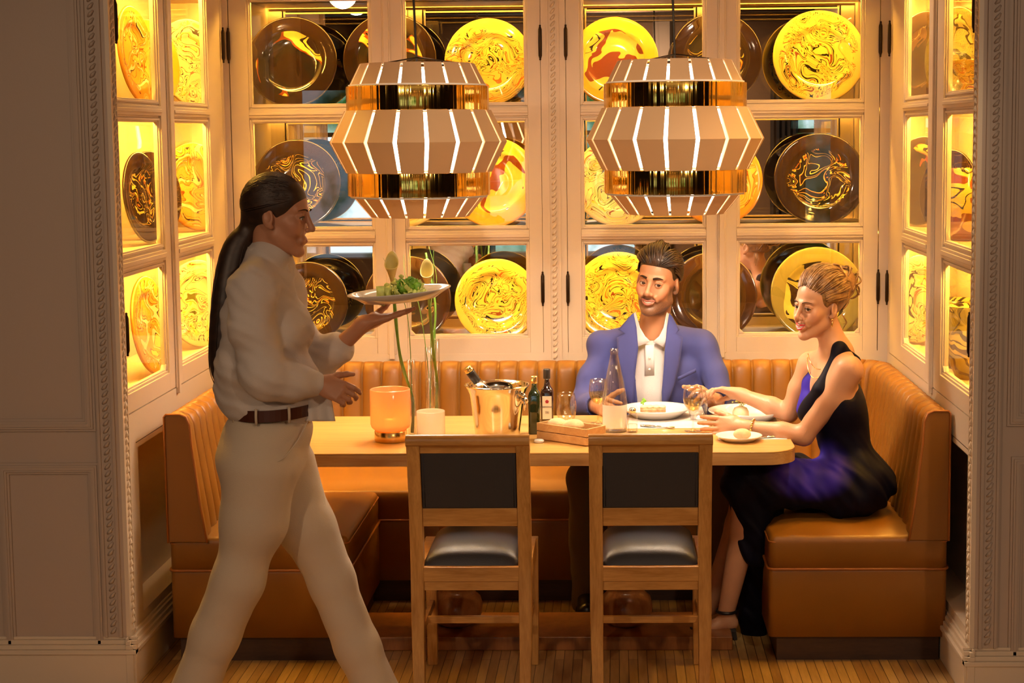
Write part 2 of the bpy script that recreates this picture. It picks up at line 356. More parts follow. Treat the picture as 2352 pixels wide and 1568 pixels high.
# ---- moulding profiles swept along straight runs
def rope(mb, p, q, r=.009, pitch=.034, side=(1, 0, 0), out=(0, -1, 0)):
    """twisted rope bead from p to q: slanted lozenges on a flat fillet"""
    p, q = Vector(p), Vector(q); L = (q-p).length; t = (q-p)/L; s = Vector(side); o = Vector(out); n = int(L/pitch)
    for i in range(n):
        c = p + t*((i+.5)*L/n)
        a = c - s*r*1.0 - t*pitch*.42; d = c + s*r*1.0 + t*pitch*.42
        mb.tube([a, c+o*r*.55-t*.002, d], [r*.35, r*.72, r*.35], n=6)
def pilaster(X0, X1, Y0, face, name, rope_x):
    """front wall pier with framed panels; its niche side at X=face"""
    b = MB(); lo, hi = min(X0, X1), max(X0, X1)
    b.box((lo, Y0, 0), (hi, Y0+.06, 3.2)); return struct(name, b, M['trim'])
pilaster(-7, XL-.0, YL, XL, 'wall_front_left', 0); pilaster(XR, 7, YR, XR, 'wall_front_right', 0)
struct('wall_front_top', MB().box((XL, -1.9, 2.86), (XR, -1.78, 3.2)), M['trim'])
def panel_frame(mb, x0, x1, z0, z1, Y, w=.042, d=.016):
    """raised moulding rectangle on the front wall"""
    for k, (ww, dd) in enumerate(((w, d*.45), (w*.6, d*.8), (w*.25, d))):
        o = (w-ww)/2
        for a, c in (((x0+o, z0+o), (x1-o, z0+o+ww)), ((x0+o, z1-o-ww), (x1-o, z1-o)), ((x0+o, z0+o+ww), (x0+o+ww, z1-o-ww)), ((x1-o-ww, z0+o+ww), (x1-o, z1-o-ww))):
            mb.box((a[0], Y-dd, a[1]), (c[0], Y, c[1]))
def Xat(px, py, Y): return P(px, py, Y).x
def Zat(px, py, Y): return P(px, py, Y).z
b = MB()
zl = Zat(100, 990, YL); zt = Zat(100, 1062, YL)
panel_frame(b, -2.6, Xat(222, 985, YL), zl, 2.9, YL)
panel_frame(b, Xat(10, 1400, YL), Xat(238, 1300, YL), Zat(100, 1517, YL), zt, YL, w=.038)
panel_frame(b, Xat(2312, 985, YR), 2.7, Zat(2330, 978, YR), 2.9, YR)
panel_frame(b, Xat(2318, 1300, YR), 2.7, Zat(2330, 1520, YR), Zat(2330, 1048, YR), YR, w=.038)
struct('trim_panels', b, M['trim'])
# rope beads and corner beads of the opening
b = MB()
for X, Y, sg in ((XL, YL, -1), (XR, YR, 1)):
    b.box((X, Y-.012, .17), (X+sg*.075, Y+.01, 3.2)); b.box((X+sg*.012, Y-.020, .17), (X+sg*.022, Y, 3.2)); b.box((X+sg*.062, Y-.018, .17), (X+sg*.070, Y, 3.2))
    rope(b, (X+sg*.042, Y-.012, .18), (X+sg*.042, Y-.012, 2.9), .009, .024, (1, 0, 0), (0, -1, 0))
struct('trim_corner_front', b, M['trim'])
b = MB()
for X, Y, sg in ((XL, YL, -1), (XR, YR, 1)):
    b.box((X-sg*.010, Y, .17), (X+sg*.0, Y+.055, 2.86)); b.box((X-sg*.014, Y-.012, .17), (X, Y+.004, 2.86)); b.box((X-sg*.015, Y+.046, .17), (X, Y+.052, 2.86))
    rope(b, (X-sg*.010, Y+.028, .18), (X-sg*.010, Y+.028, 2.84), .008, .024, (0, 1, 0), (-sg, 0, 0))
struct('trim_corner_inner', b, M['paint'])
# baseboards
def base_run(mb, p, q, out):
    p, q, o = Vector(p), Vector(q), Vector(out)
    for z0, z1, d in ((0, .115, .026), (.115, .13, .034), (.13, .145, .024), (.145, .16, .016), (.16, .17, .008)):
        a = p; c = q + o*d; mb.box((a.x, a.y, z0), (c.x, c.y, z1))
b = MB(); base_run(b, (-7, YL, 0), (XL+.034, YL, 0), (0, -1, 0)); base_run(b, (XL, YL-.03, 0), (XL, .0, 0), (1, 0, 0)); struct('baseboard_left', b, M['paint'], bevel=.002)
b = MB(); base_run(b, (XR-.034, YR, 0), (7, YR, 0), (0, -1, 0)); base_run(b, (XR, YR-.03, 0), (XR, .0, 0), (-1, 0, 0)); struct('baseboard_right', b, M['paint'], bevel=.002)

# ---- lower walls of the niche (below the cabinets) with a recessed panel on each side
b = MB(); b.box((XL-.3, 0, 0), (XR+.3, .42, .90)); struct('wall_niche_back', b, M['paint'])
for X, sg, y0, y1, nm in ((XL, -1, YL, -1.43, 'left'), (XR, 1, YR, -1.69, 'right')):
    b = MB(); X2 = X+sg*.10
    b.box((X, y1, .77), (X+sg*.38, 0, .8935)); b.box((X, y0+.06, 0), (X+sg*.12, y1, .8935)) if sg < 0 else None
    b.box((X, y1, 0), (X2, 0, .20)); b.box((X2, y1, .2), (X2+sg*.03, 0, .77)); b.box((X, -.25, .2), (X2, 0, .77))
    struct('wall_niche_'+nm, b, M['paint'])
    b = MB(); b.box((X-sg*.001, y1-.02, .7885), (X+sg*.004, -.0, .791)); struct('trim_seam_'+nm, b, M['seam'])
# ---- centre pilaster between the two back cabinets
PXc = .5*(Xat(1255, 400, 0)+Xat(1290, 400, 0)); xb1 = Xat(1245, 400, 0); xb2 = Xat(1301, 400, 0)
b = MB(); b.box((xb1, -.004, .86), (xb2, .36, 2.86)); b.box((PXc-.026, -.012, .86), (PXc-.019, 0, 2.86)); b.box((PXc+.019, -.012, .86), (PXc+.026, 0, 2.86))
rope(b, (PXc, -.004, .87), (PXc, -.004, 2.6), .0085, .026, (1, 0, 0), (0, -1, 0)); struct('trim_pilaster', b, M['paint'])

# ================================================================== cabinets
Z_BOT, Z_SH = .895, (.925, 1.42, 1.935)
RAILS = ((1.368, 1.422), (1.887, 1.937))
def hinge(parent, c):
    b = MB(); c = Vector(c); h = .066
    b.tube([c+Vector((0, 0, -h)), c+Vector((0, 0, -h+.012)), c+Vector((0, 0, -.001)), c+Vector((0, 0, .001)), c+Vector((0, 0, h-.012)), c+Vector((0, 0, h))], [.0035, .0075, .0078, .0078, .0075, .0035], 10)
    b.ball(c+Vector((0, 0, h+.003)), .0045, 8, 6); b.ball(c-Vector((0, 0, h+.003)), .0045, 8, 6)
    return b.build('hinge', M['bronze'], parent)
def door(cab, u0, u1, g0, g1, axis, pos, out, hinge_u, name='door', astr=None, zg=.963, ztop=2.44):
    """door frame between u0..u1 along axis, glass g0..g1; pos= plane, out= direction sign the door faces"""
    t = .028
    def pt(u, d, z): return (u, pos-out*d, z) if axis == 'x' else (pos-out*d, u, z)
    # out*d positive goes behind the face
    b = MB()
    def bx(ua, ub, za, zb, d0=0, d1=t): b.box(pt(ua, d0, za), pt(ub, d1, zb))
    bx(u0+.0015, g0, Z_BOT+.003, ztop); bx(g1, u1-.0015, Z_BOT+.003, ztop); bx(g0, g1, Z_BOT+.003, zg); bx(g0, g1, ztop-.05, ztop)
    for za, zb in RAILS: bx(g0, g1, za+.008, zb-.008); bx(g0, g1, za, zb, .010, t+.004); bx(g0, g1, za+.019, zb-.019, -.005, 0)
    zs = [zg]+[z for r in RAILS for z in r]+[ztop-.05]
    for k in range(3):   # glazing beads
        za, zb = zs[2*k], zs[2*k+1]
        for d0, wd in ((.006, .009), (.012, .015)):
            bx(g0, g0+wd, za, zb, d0, t); bx(g1-wd, g1, za, zb, d0, t); bx(g0+wd, g1-wd, za, za+wd, d0, t); bx(g0+wd, g1-wd, zb-wd, zb, d0, t)
        if k == 0:
            for ua, s in ((g0+.012, 1), (g1-.012, -1)):
                bb = [pt(ua, .008, za+.012), pt(ua+s*.022, .008, za+.012), pt(ua, .008, za+.034)]; c2 = [pt(ua, t, za+.012), pt(ua+s*.022, t, za+.012), pt(ua, t, za+.034)]
                b.add(bb+c2, [(0, 1, 2), (5, 4, 3), (0, 3, 4, 1), (1, 4, 5, 2), (2, 5, 3, 0)])
    if astr is not None: bx(astr-.011, astr+.011, Z_BOT-.02, ztop, -.014, 0); bx(astr-.018, astr+.018, Z_BOT, ztop, -.006, 0)
    o = b.build(name, M['paint'], cab, bevel=.0015, seg=1)
    for k in range(3):
        g = MB(); za, zb = zs[2*k], zs[2*k+1]; g.box(pt(g0+.004, .016, za+.004), pt(g1-.004, .020, zb-.004)); g.build('pane', M['pane'], o)
    if hinge_u is not None:
        for z in (1.17, 2.195): p = pt(hinge_u, -.012 if axis == 'y' else -.006, z); hinge(o, p)
    return o
def back_cabinet(label, x0, x1, doors):
    t = thing('display_cabinet', label, 'cabinet', ((x0+x1)/2, .19, Z_BOT))
    b = MB(); b.box((x0, .03, Z_BOT), (x0+.018, .40, 2.44)); b.box((x1-.018, .03, Z_BOT), (x1, .40, 2.44)); b.box((x0, .03, ZT), (x1, .42, 2.44)); b.box((x0, .40, Z_BOT), (x1, .42, 2.44))
    b.box((x0, -.0, 2.442), (x1, .42, 2.86)); b.build('carcass', M['paint_in'], t)
    MB().box((x0+.02, .388, .93), (x1-.02, .398, ZT-.003)).build('mirror_back', M['mirror'], t)
    MB().box((x0+.018, .03, Z_BOT+.002), (x1-.018, .387, Z_SH[0])).build('shelf', M['paint_in'], t)
    for z in Z_SH[1:]: MB().box((x0+.018, .045, z-.020), (x1-.018, .36, z)).build('shelf', M['paint_in'], t, bevel=.002)
    for z in (Z_SH[1]-.024, Z_SH[2]-.024, ZT-.006): MB().box((x0+.03, .046, z-.006), (x1-.03, .062, z)).build('led_strip', M['led'], t); MB().box((x0+.03, .063, z-.008), (x1-.03, .066, z+.003)).build('strip_shield', M['paint_in'], t)  # shield added behind each strip to block its glare in the mirror
    for d in doors: door(t, *d)
    # face frame around the doors
    return t
a = [Xat(px, 400, 0) for px in (534, 576, 859, 893, 929, 1214, 1245, 1301, 1334, 1622, 1658, 1692, 1984, 2019)]
CAB_L = back_cabinet('left glazed display cabinet in the back wall, behind the waitress and first pendant lamp', XL+.018, xb1-.001,
    [(a[0], a[3], a[1], a[2], 'x', 0, -1, a[0], 'door', a[3]-.0), (a[3], a[6], a[4], a[5], 'x', 0, -1, a[6]-.002, 'door')])
CAB_R = back_cabinet('right glazed display cabinet in the back wall, behind the seated man and woman', xb2+.001, XR-.018,
    [(a[7], a[10], a[8], a[9], 'x', 0, -1, a[7]+.002, 'door', a[10]), (a[10], a[13], a[11], a[12], 'x', 0, -1, a[13], 'door')])
b = MB(); b.box((XL, -.001, Z_BOT), (a[0]-.0015, .03, 2.86)); b.box((a[13]+.0015, -.001, Z_BOT), (XR, .03, 2.86)); b.box((XL, -.001, .86), (XR, .03, Z_BOT)); struct('trim_faceframe', b, M['paint'])
def side_cabinet(label, X, sg, y0, ys, hin):
    """sg: direction behind the wall face"""
    t = thing('display_cabinet', label, 'cabinet', (X+sg*.2, -.8, Z_BOT))
    b = MB(); D = .36; ye = y0+.07; YE_ = .36
    b.box((X+sg*.03, ye, Z_BOT), (X+sg*D, ye+.018, 2.44)); b.box((X+sg*.005, YE_, Z_BOT), (X+sg*D, YE_+.018, 2.44)); b.box((X+sg*D, ye, Z_BOT), (X+sg*(D+.02), YE_+.018, 2.44))
    b.box((X+sg*.004, ye, ZT), (X+sg*D, YE_+.018, 2.86)); b.build('carcass', M['paint_in'], t)
    MB().box((X+sg*.03, ye+.018, Z_BOT+.002), (X+sg*D, YE_, Z_SH[0])).build('shelf', M['paint_in'], t)
    for z in Z_SH[1:]: MB().box((X+sg*.045, ye+.018, z-.02), (X+sg*D, YE_, z)).build('shelf', M['paint_in'], t, bevel=.002)
    for z in (Z_SH[1]-.024, Z_SH[2]-.024, ZT-.006): MB().box((X+sg*.046, ye+.03, z-.006), (X+sg*.062, YE_-.02, z)).build('led_strip', M['led2'], t)
    ua, ga, gb, um, gc, gd, ub = ys
    door(t, ua, um, ga, gb, 'y', X, -sg, ua+.014 if hin else None, 'door'); door(t, um, ub, gc, gd, 'y', X, -sg, ub if hin else None, 'door', um)
    return t
CAB_SL = side_cabinet('glazed display cabinet in the left side wall of the niche', XL, -1, YL, (YL+.062, -1.545, -.99, -.90, -.81, -.27, -.05), True)
CAB_SR = side_cabinet('glazed display cabinet in the right side wall of the niche', XR, 1, YR, (YR+.062, -1.675, -1.14, -1.0, -.86, -.33, -.05), True)
for X, sg, nm, ya in ((XL, -1, 'left', YL), (XR, 1, 'right', YR)):
    b = MB(); b.box((X, -.047, .8936), (X+sg*.03, 0, 2.86)); b.box((X, ya+.061, .8936), (X+sg*.03, ya+.06, 2.86)); b.box((X, ya+.061, .8936), (X+sg*.03, 0, Z_BOT)); struct('trim_side_'+nm, b, M['paint'])
# ================================================================== glazed plates in the cabinets
YE, CRM, BRN, BLK, ORG, GRN, DK = (.78, .58, .09), (.80, .67, .36), (.22, .050, .008), (.012, .010, .006), (.60, .17, .015), (.11, .11, .015), (.022, .010, .003)
G = {
 'yellow': glaze('yellow marbled glaze', [(0, YE), (.40, ORG), (.425, YE), (.475, BLK), (.492, YE), (.545, BRN), (.56, YE), (.575, BLK), (.592, YE), (.66, ORG), (.70, YE)], YE, 10, 9, .172),
 'cream': glaze('cream marbled glaze', [(0, CRM), (.39, BRN), (.405, CRM), (.46, BLK), (.478, CRM), (.53, YE), (.555, BRN), (.568, CRM), (.62, GRN), (.655, CRM)], CRM, 8, 8, .172),
 'dark': glaze('dark brown glaze with fine yellow veins', [(0, DK), (.40, YE), (.412, DK), (.50, YE), (.513, DK), (.585, ORG), (.60, YE), (.615, BLK)], DK, 8, 8, .125),
 'splash': glaze('dark brown glaze with yellow splash', [(0, DK), (.44, BLK), (.50, BRN), (.525, YE), (.61, BLK), (.63, YE), (.66, DK)], DK, 3.2, 3, .140),
 'amber': glaze('amber glaze with brown splash', [(0, YE), (.42, BRN), (.50, YE), (.56, BLK), (.575, YE), (.63, BRN)], (.9, .5, .04), 3.2, 3, .135),
 'orange': glaze('orange marbled glaze', [(0, (.85, .40, .05)), (.42, BRN), (.435, (.85, .40, .05)), (.50, BLK), (.512, CRM), (.56, (.8, .30, .03)), (.62, BRN), (.64, (.9, .5, .08))], (.66, .30, .03), 7, 8, .172),
 'green': glaze('green brown glaze with dark drips', [(0, (.30, .24, .05)), (.44, BLK), (.49, (.36, .30, .07)), (.56, BLK), (.58, (.55, .42, .10)), (.63, DK)], (.20, .17, .045), 3.6, 3, .135),
 'brown': glaze('dark chocolate brown glaze', [(0, DK), (.5, BLK), (.56, (.10, .05, .02)), (.63, (.55, .4, .2)), (.64, DK)], (.035, .015, .006), 5, 6, .13),
}
PLATE = [(0, .0), (.06, .0), (.098, .001), (.110, .004), (.122, .012), (.132, .017), (.150, .019), (.176, .021), (.186, .0235), (.190, .022), (.191, .017), (.186, .012), (.165, .007), (.13, .003), (.11, -.008), (.06, -.010), (0, -.010)]
pm = MB().lathe(PLATE, 72); _pme = None
def plate(kind, label, c, r, tilt=8, rz=0, group='glazed plates in the back wall cabinets', name='glazed_plate'):
    """plate standing on edge, face towards -Y turned rz about Z, leaning back by tilt"""
    global _pme
    if _pme is None:
        o = pm.build(name, G[kind], None, world=False, smooth=True); _pme = o.data; _pme.materials.clear(); _pme.materials.append(None)
    else: o = bpy.data.objects.new(name, _pme); COL.objects.link(o)
    o.location = c; s = r/.19; o.scale = (s, s, s*1.15)
    o.rotation_euler = (Matrix.Rotation(math.radians(rz), 4, 'Z') @ Matrix.Rotation(math.radians(90-tilt), 4, 'X')).to_euler()
    o.material_slots[0].link = 'OBJECT'; o.material_slots[0].material = G[kind]
    return tag(o, label, 'plate', group)
rows = [ # px, py, radius px, kind, label
 (673, 149, 103, 'splash', 'dark brown plate with a yellow splash, top shelf far left of the back wall'),
 (897, 158, 106, 'splash', 'dark plate on the top shelf half hidden by a door post and the first lamp'),
 (1122, 145, 99, 'yellow', 'yellow marbled plate on the top shelf just left of the centre pilaster'),
 (1412, 137, 99, 'amber', 'amber plate with brown splash, top shelf just right of the centre pilaster'),
 (1645, 138, 103, 'dark', 'black veined plate on the top shelf above the second pendant lamp'),
 (1880, 134, 104, 'yellow', 'yellow marbled plate on the top shelf at the far right of the back wall'),
 (683, 430, 102, 'dark', 'dark veined plate behind the head of the waitress'),
 (928, 425, 104, 'cream', 'cream rimmed plate almost hidden behind the first pendant lamp'),
 (1134, 425, 102, 'amber', 'amber and brown plate on the middle shelf right of the first lamp'),
 (1418, 424, 101, 'cream', 'pale marbled plate on the middle shelf left behind the second lamp'),
 (1648, 422, 102, 'orange', 'orange rimmed plate on the middle shelf right behind the second lamp'),
 (1882, 420, 104, 'dark', 'dark veined plate on the middle shelf above the head of the woman'),
 (708, 692, 94, 'dark', 'dark plate with yellow veins partly hidden by the chest of the waitress'),
 (938, 694, 100, 'brown', 'chocolate brown plate on the bottom shelf behind the flowers'),
 (1141, 690, 96, 'yellow', 'yellow marbled plate on the bottom shelf above the ice bucket'),
 (1420, 700, 103, 'yellow', 'yellow marbled plate on the bottom shelf left of the head of the man'),
 (1636, 699, 102, 'brown', 'dark plate on the bottom shelf right behind the head of the man'),
 (1876, 690, 107, 'green', 'olive green plate with brown rim behind the head of the woman')]
for i, (px, py, rp, kd, lb) in enumerate(rows):
    Yp = .15; row = i//6; r = rp/3836*(7+Yp)/1.0
    c = P(px, py, Yp); zs = Z_SH[2-row]; c.z = zs + r*math.cos(math.radians(8)) + .004
    plate(kd, lb, c, r)
g = 'glazed plates in the left side cabinet'
SX = XL-.145
for row, kd, y, rz, r, lb, dx in (
   (2, 'cream', .03, 58, .185, 'marbled plate on the top shelf of the left cabinet behind its far door', -.01),
   (2, 'orange', -.83, 86, .18, 'orange brown plate seen almost edge on, top shelf of the left cabinet', 0),
   (2, 'amber', -.42, 66, .17, 'yellow and dark plate on the top shelf of the left cabinet, beside the door post', -.06),
   (1, 'orange', .03, 58, .185, 'orange marbled plate on the middle shelf of the left cabinet', -.01),
   (1, 'dark', -.80, 82, .17, 'dark plate standing edge on, middle shelf of the left cabinet', 0),
   (1, 'brown', -.44, 68, .17, 'dark brown plate beside the door post, middle shelf of the left cabinet', -.06),
   (0, 'cream', .03, 58, .185, 'cream marbled plate on the bottom shelf of the left cabinet', -.01),
   (0, 'orange', -.78, 86, .185, 'orange plate seen almost edge on, bottom shelf of the left cabinet', 0),
   (0, 'brown', -1.03, 84, .16, 'dark plate nearest the opening, bottom shelf of the left cabinet', -.10),
   (1, 'amber', -1.02, 84, .17, 'amber plate nearest the opening, middle shelf of the left cabinet', -.10),
   (2, 'green', -1.04, 84, .16, 'olive plate nearest the opening, top shelf of the left cabinet', -.10)):
    plate(kd, lb, (SX+dx, y, Z_SH[row]+r+.003), r, 7, rz, g)
g = 'glazed plates in the right side cabinet'; SX = XR+.15
for row, kd, y, rz, r, lb in (
   (2, 'brown', .02, -58, .185, 'dark brown plate on the top shelf of the right cabinet behind its far door'),
   (1, 'splash', .02, -58, .185, 'amber and dark plate on the middle shelf of the right cabinet behind its far door'),
   (0, 'cream', .02, -58, .185, 'cream marbled plate on the bottom shelf of the right cabinet'),
   (2, 'green', -.62, -64, .17, 'dark and yellow plate on the top shelf of the right cabinet behind its near door'),
   (1, 'brown', -.55, -60, .16, 'dark plate behind the amber jar on the middle shelf of the right cabinet')):
    plate(kd, lb, (SX+.0, y, Z_SH[row]+r+.003), r, 7, rz, g)
def vessel(kd, lb, c, prof, name, cat, m=None):
    o = MB().lathe(prof, 40).build(name, m or G[kd], None, world=False, smooth=True); o.location = c
    return tag(o, lb, cat, 'vessels in the right side cabinet')
JAR = [(0, 0), (.058, 0), (.062, .008), (.095, .10), (.10, .16), (.092, .22), (.075, .25), (.078, .262), (.070, .262), (.068, .25), (.086, .21), (.092, .16), (.086, .10), (.055, .012), (0, .010)]
vessel('amber', 'amber glazed jar with brown drips on the middle shelf of the right cabinet', (XR+.14, -.90, Z_SH[1]), JAR, 'glazed_jar', 'jar')
BOWL = [(0, 0), (.045, 0), (.05, .02), (.04, .045), (.075, .10), (.115, .125), (.118, .13), (.11, .13), (.07, .108), (.03, .06), (0, .055)]
vessel('green', 'green footed bowl on the bottom shelf of the right cabinet', (XR+.14, -.70, Z_SH[0]+.0), [(r*.8, z*2.0) for r, z in BOWL], 'footed_bowl', 'bowl')
vessel('green', 'green glazed urn on the bottom shelf nearest the opening of the right cabinet', (XR+.14, -.98, Z_SH[0]), [(0, 0), (.05, 0), (.055, .01), (.085, .09), (.08, .15), (.045, .20), (.045, .22), (.09, .265), (.082, .265), (.035, .22), (.03, .2), (.07, .14), (.075, .09), (.045, .015), (0, .015)], 'glazed_urn', 'urn')
vessel('yellow', 'yellow glazed bowl on the top shelf of the right cabinet', (XR+.13, -.98, Z_SH[2]), [(r*.85, z) for r, z in BOWL], 'glazed_bowl', 'bowl')

# ================================================================== pendant lamps
def pendant(c, label):
    """slatted drum lamp with two brass bands; c = centre of the widest crease"""
    c = Vector(c); zt = 2.86
    t = thing('pendant_lamp', label, 'lamp', (c.x, c.y, c.z), 'pendant lamps over the table')
    N = 18
    def tier(name, rings, m):
        """rings: [(r,z)...]; slats with gaps, thick"""
        b = MB(); gap = math.radians(2.7)
        for k in range(N):
            a0 = 2*PI*(k+.1)/N + gap/2; a1 = 2*PI*(k+1.1)/N - gap/2
            for (r0, z0), (r1, z1) in zip(rings[:-1], rings[1:]):
                th = .004; vs = []
                for rr, z in ((r0, z0), (r1, z1), ):
                    for dd in (0, -th):
                        for a in (a0, a1): vs.append((c.x+(rr+dd)*math.cos(a), c.y+(rr+dd)*math.sin(a), c.z+z))
                b.add(vs, [(0, 1, 5, 4), (3, 2, 6, 7), (0, 2, 3, 1), (4, 5, 7, 6), (0, 4, 6, 2), (1, 3, 7, 5)])
        return b.build(name, m, t)
    tier('slat_shade', [(.205, .277), (.247, .195)], M['shade'])
    tier('slat_shade', [(.262, .112), (.318, .0), (.262, -.108)], M['shade'])
    tier('slat_shade', [(.243, -.188), (.178, -.266)], M['shade'])
    for z0, z1, nm in ((.110, .197, 'brass_band'), (-.19, -.105, 'brass_band')):
        MB().lathe([(.254, z0), (.2545, z0+.002), (.2545, z1-.002), (.254, z1), (.249, z1), (.249, z0), (.254, z0)], 96, c).build(nm, M['band'], t)
    for z in (.272, .2, .106, -.1, -.194, -.262):
        rr = .2 if z > .25 else (.174 if z < -.25 else .246)
        MB().lathe([(rr, z-.003), (rr, z+.003), (rr-.012, z+.003), (rr-.012, z-.003), (rr, z-.003)], 54, c).build('ring', M['shade_in'], t)
    MB().lathe([(.150, -.235), (.165, -.22), (.165, .235), (.150, .25)], 64, c).build('diffuser', M['lampglow'], t)
    MB().lathe([(.001, .252), (.152, .252), (.152, .256), (.001, .256)], 40, c).build('top_plate', M['shade_in'], t)
    b = MB()
    for k in range(3): a = 2*PI*k/3; b.tube([c+Vector((0, 0, .30)), c+Vector((.2*math.cos(a), .2*math.sin(a), .272))], .003, 6)
    b.build('spider', M['bronze'], t)
    MB().tube(smooth_curve([c+Vector((0, 0, .26)), c+Vector((-.006, 0, .45)), c+Vector((-.010, 0, .62)), Vector((c.x-.008, c.y, zt-.02))], 6), .0045, 8).build('cord', M['cord'], t)
    MB().lathe([(0.001, zt-.03), (.05, zt-.03), (.055, zt), (.001, zt)], 30, (c.x-.008, c.y, 0)).build('ceiling_rose', M['bronze'], t)
    l = light('bulb', 'SPOT', (c.x, c.y, c.z-.24), 19, (1, .76, .52), rot=(0, 0, 0), size=.14, spot=2.5, blend=.6)
    l.location = (0, 0, -.24); l.parent = t
    return t
pendant(P(961, 326, -1.0), 'slatted pendant lamp with brass bands hanging between the waitress and the man')
pendant(P(1551, 319, -1.0), 'slatted pendant lamp with brass bands hanging above the seated man')
# ================================================================== banquettes
def rbox(mb, a, b, r=.02, n=4, crown=0.0):
    """box with rounded vertical and top edges, puffed top by crown"""
    x0, y0, z0 = a; x1, y1, z1 = b
    def ring(ins, z):
        pts = []; rr = max(r-ins, .002)
        for cx, cy, a0 in ((x1-ins-rr, y1-ins-rr, 0), (x0+ins+rr, y1-ins-rr, 90), (x0+ins+rr, y0+ins+rr, 180), (x1-ins-rr, y0+ins+rr, 270)):
            for k in range(n+1):
                g = math.radians(a0+90*k/n); pts.append((cx+rr*math.cos(g), cy+rr*math.sin(g), z))
        return pts
    rings = [ring(0, z0)]
    for k in range(n+1):
        g = math.radians(90*k/n); rings.append(ring(r*(1-math.cos(g))*.7, z1-r+r*math.sin(g)))
    for k in range(1, 5): rings.append(ring(r*.7+.035*k, z1+crown*(1-(1-k/4)**2)))
    m = len(rings[0]); vs = [p for q in rings for p in q]; fs = []
    for i in range(len(rings)-1):
        for j in range(m): fs.append((i*m+j, i*m+(j+1) % m, (i+1)*m+(j+1) % m, (i+1)*m+j))
    k = (len(rings)-1)*m; fs.append(tuple(k+j for j in range(m))); fs.append(tuple(range(m))[::-1])
    mb.add(vs, fs, True); return mb
def channels(mb, path, z0, z1, th, lean=.05, cw=.082):
    """fluted backrest following path (list of 2d points, front face towards the left of travel)"""
    pts = [Vector((p[0], p[1], 0)) for p in path]; L = [0]
    for i in range(len(pts)-1): L.append(L[-1]+(pts[i+1]-pts[i]).length)
    tot = L[-1]; n = max(2, round(tot/cw)); per = 16; U = n*per
    def at(s):
        for i in range(len(L)-1):
            if s <= L[i+1]+1e-9:
                f = (s-L[i])/(L[i+1]-L[i]); p = pts[i].lerp(pts[i+1], f)
                t0 = (pts[i+1]-pts[i]).normalized()
                return p, t0
    tans = []
    for k in range(U+1):
        p, t = at(tot*k/U); tans.append((p, t))
    sm = []
    for k in range(U+1):
        t = Vector((0, 0, 0))
        for q in range(-6, 7): t += tans[min(max(k+q, 0), U)][1]
        t.normalize(); sm.append((tans[k][0], Vector((t.y, -t.x, 0))))   # normal to the right of travel = back side ; front = -that
    prof = []  # (z, depth from back) loop over the section: back bottom, back top, over the top, front down
    H = z1-z0
    prof = [(z0, 0, 0), (z1-.02, 0, 0), (z1-.004, .008, .3), (z1, .03, .7), (z1-.002, th-.045, 1), (z1-.014, th-.018, 1), (z1-.04, th-.004, 1), (z1-.10, th+.002, 1), (z0+H*.5, th+lean*.4, 1), (z0+H*.2, th+lean*.8, 1), (z0, th+lean, 1)]
    vs = []
    for k in range(U+1):
        ph = (k % per)/per; bulge = -.024*(1-abs(math.sin(PI*ph))**.28)
        p, nrm = sm[k]
        for z, d, wgt in prof: v = p - nrm*(d+bulge*wgt); vs.append((v.x, v.y, z+bulge*wgt*(.5 if z > z1-.05 else 0)))
    m = len(prof); fs = [(k*m+j, (k+1)*m+j, (k+1)*m+j+1, k*m+j+1) for k in range(U) for j in range(m-1)]
    fs += [tuple(range(m)), tuple(U*m+j for j in range(m))[::-1]]
    mb.add(vs, fs, True); return mb
SE = .445
def banquette(name, label, x0, x1, y0, y1, side, path, endcap=None):
    t = thing(name, label, 'banquette', ((x0+x1)/2, (y0+y1)/2, 0), 'upholstered benches around the table')
    b = MB(); b.box((x0+(.03 if side != 'L' else .02), y0+.03, 0), (x1-(.03 if side != 'R' else .02), y1, .092)); b.build('plinth', M['darkwood'], t)
    rbox(MB(), (x0, y0, .09), (x1, y1, .333), .018).build('base', M['leather'], t)
    rbox(MB(), (x0, y0-.004, .327), (x1, y1, SE), .026, 5, .018).build('seat_cushion', M['leather'], t)
    r = .02
    def loop(z, o=.003, rr=.005):
        pts = []
        for cx, cy, a0 in ((x1-r, y0+r, 270), (x1-r, y1-r, 0), (x0+r, y1-r, 90), (x0+r, y0+r, 180)):
            for k in range(5): g = math.radians(a0+90*k/4); pts.append((cx+(r+o)*math.cos(g), cy+(r+o)*math.sin(g), z))
        pts.append(pts[0]); return MB().tube(pts, rr, 6, caps=False)
    loop(.329).build('piping', M['leather_pipe'], t); loop(.423, .0005, .003).build('piping', M['leather_pipe'], t)
    if path: channels(MB(), path, .43, .875, .085).build('backrest', M['leather'], t)
    return t
xi, xj = -.93, .515
yb = -.64
lx, rx, byy = XL+.085, XR-.012, -.035
rc = .16
def arc(cx, cy, r, a0, a1, n=10): return [(cx+r*math.cos(math.radians(a0+(a1-a0)*k/n)), cy+r*math.sin(math.radians(a0+(a1-a0)*k/n))) for k in range(n+1)]
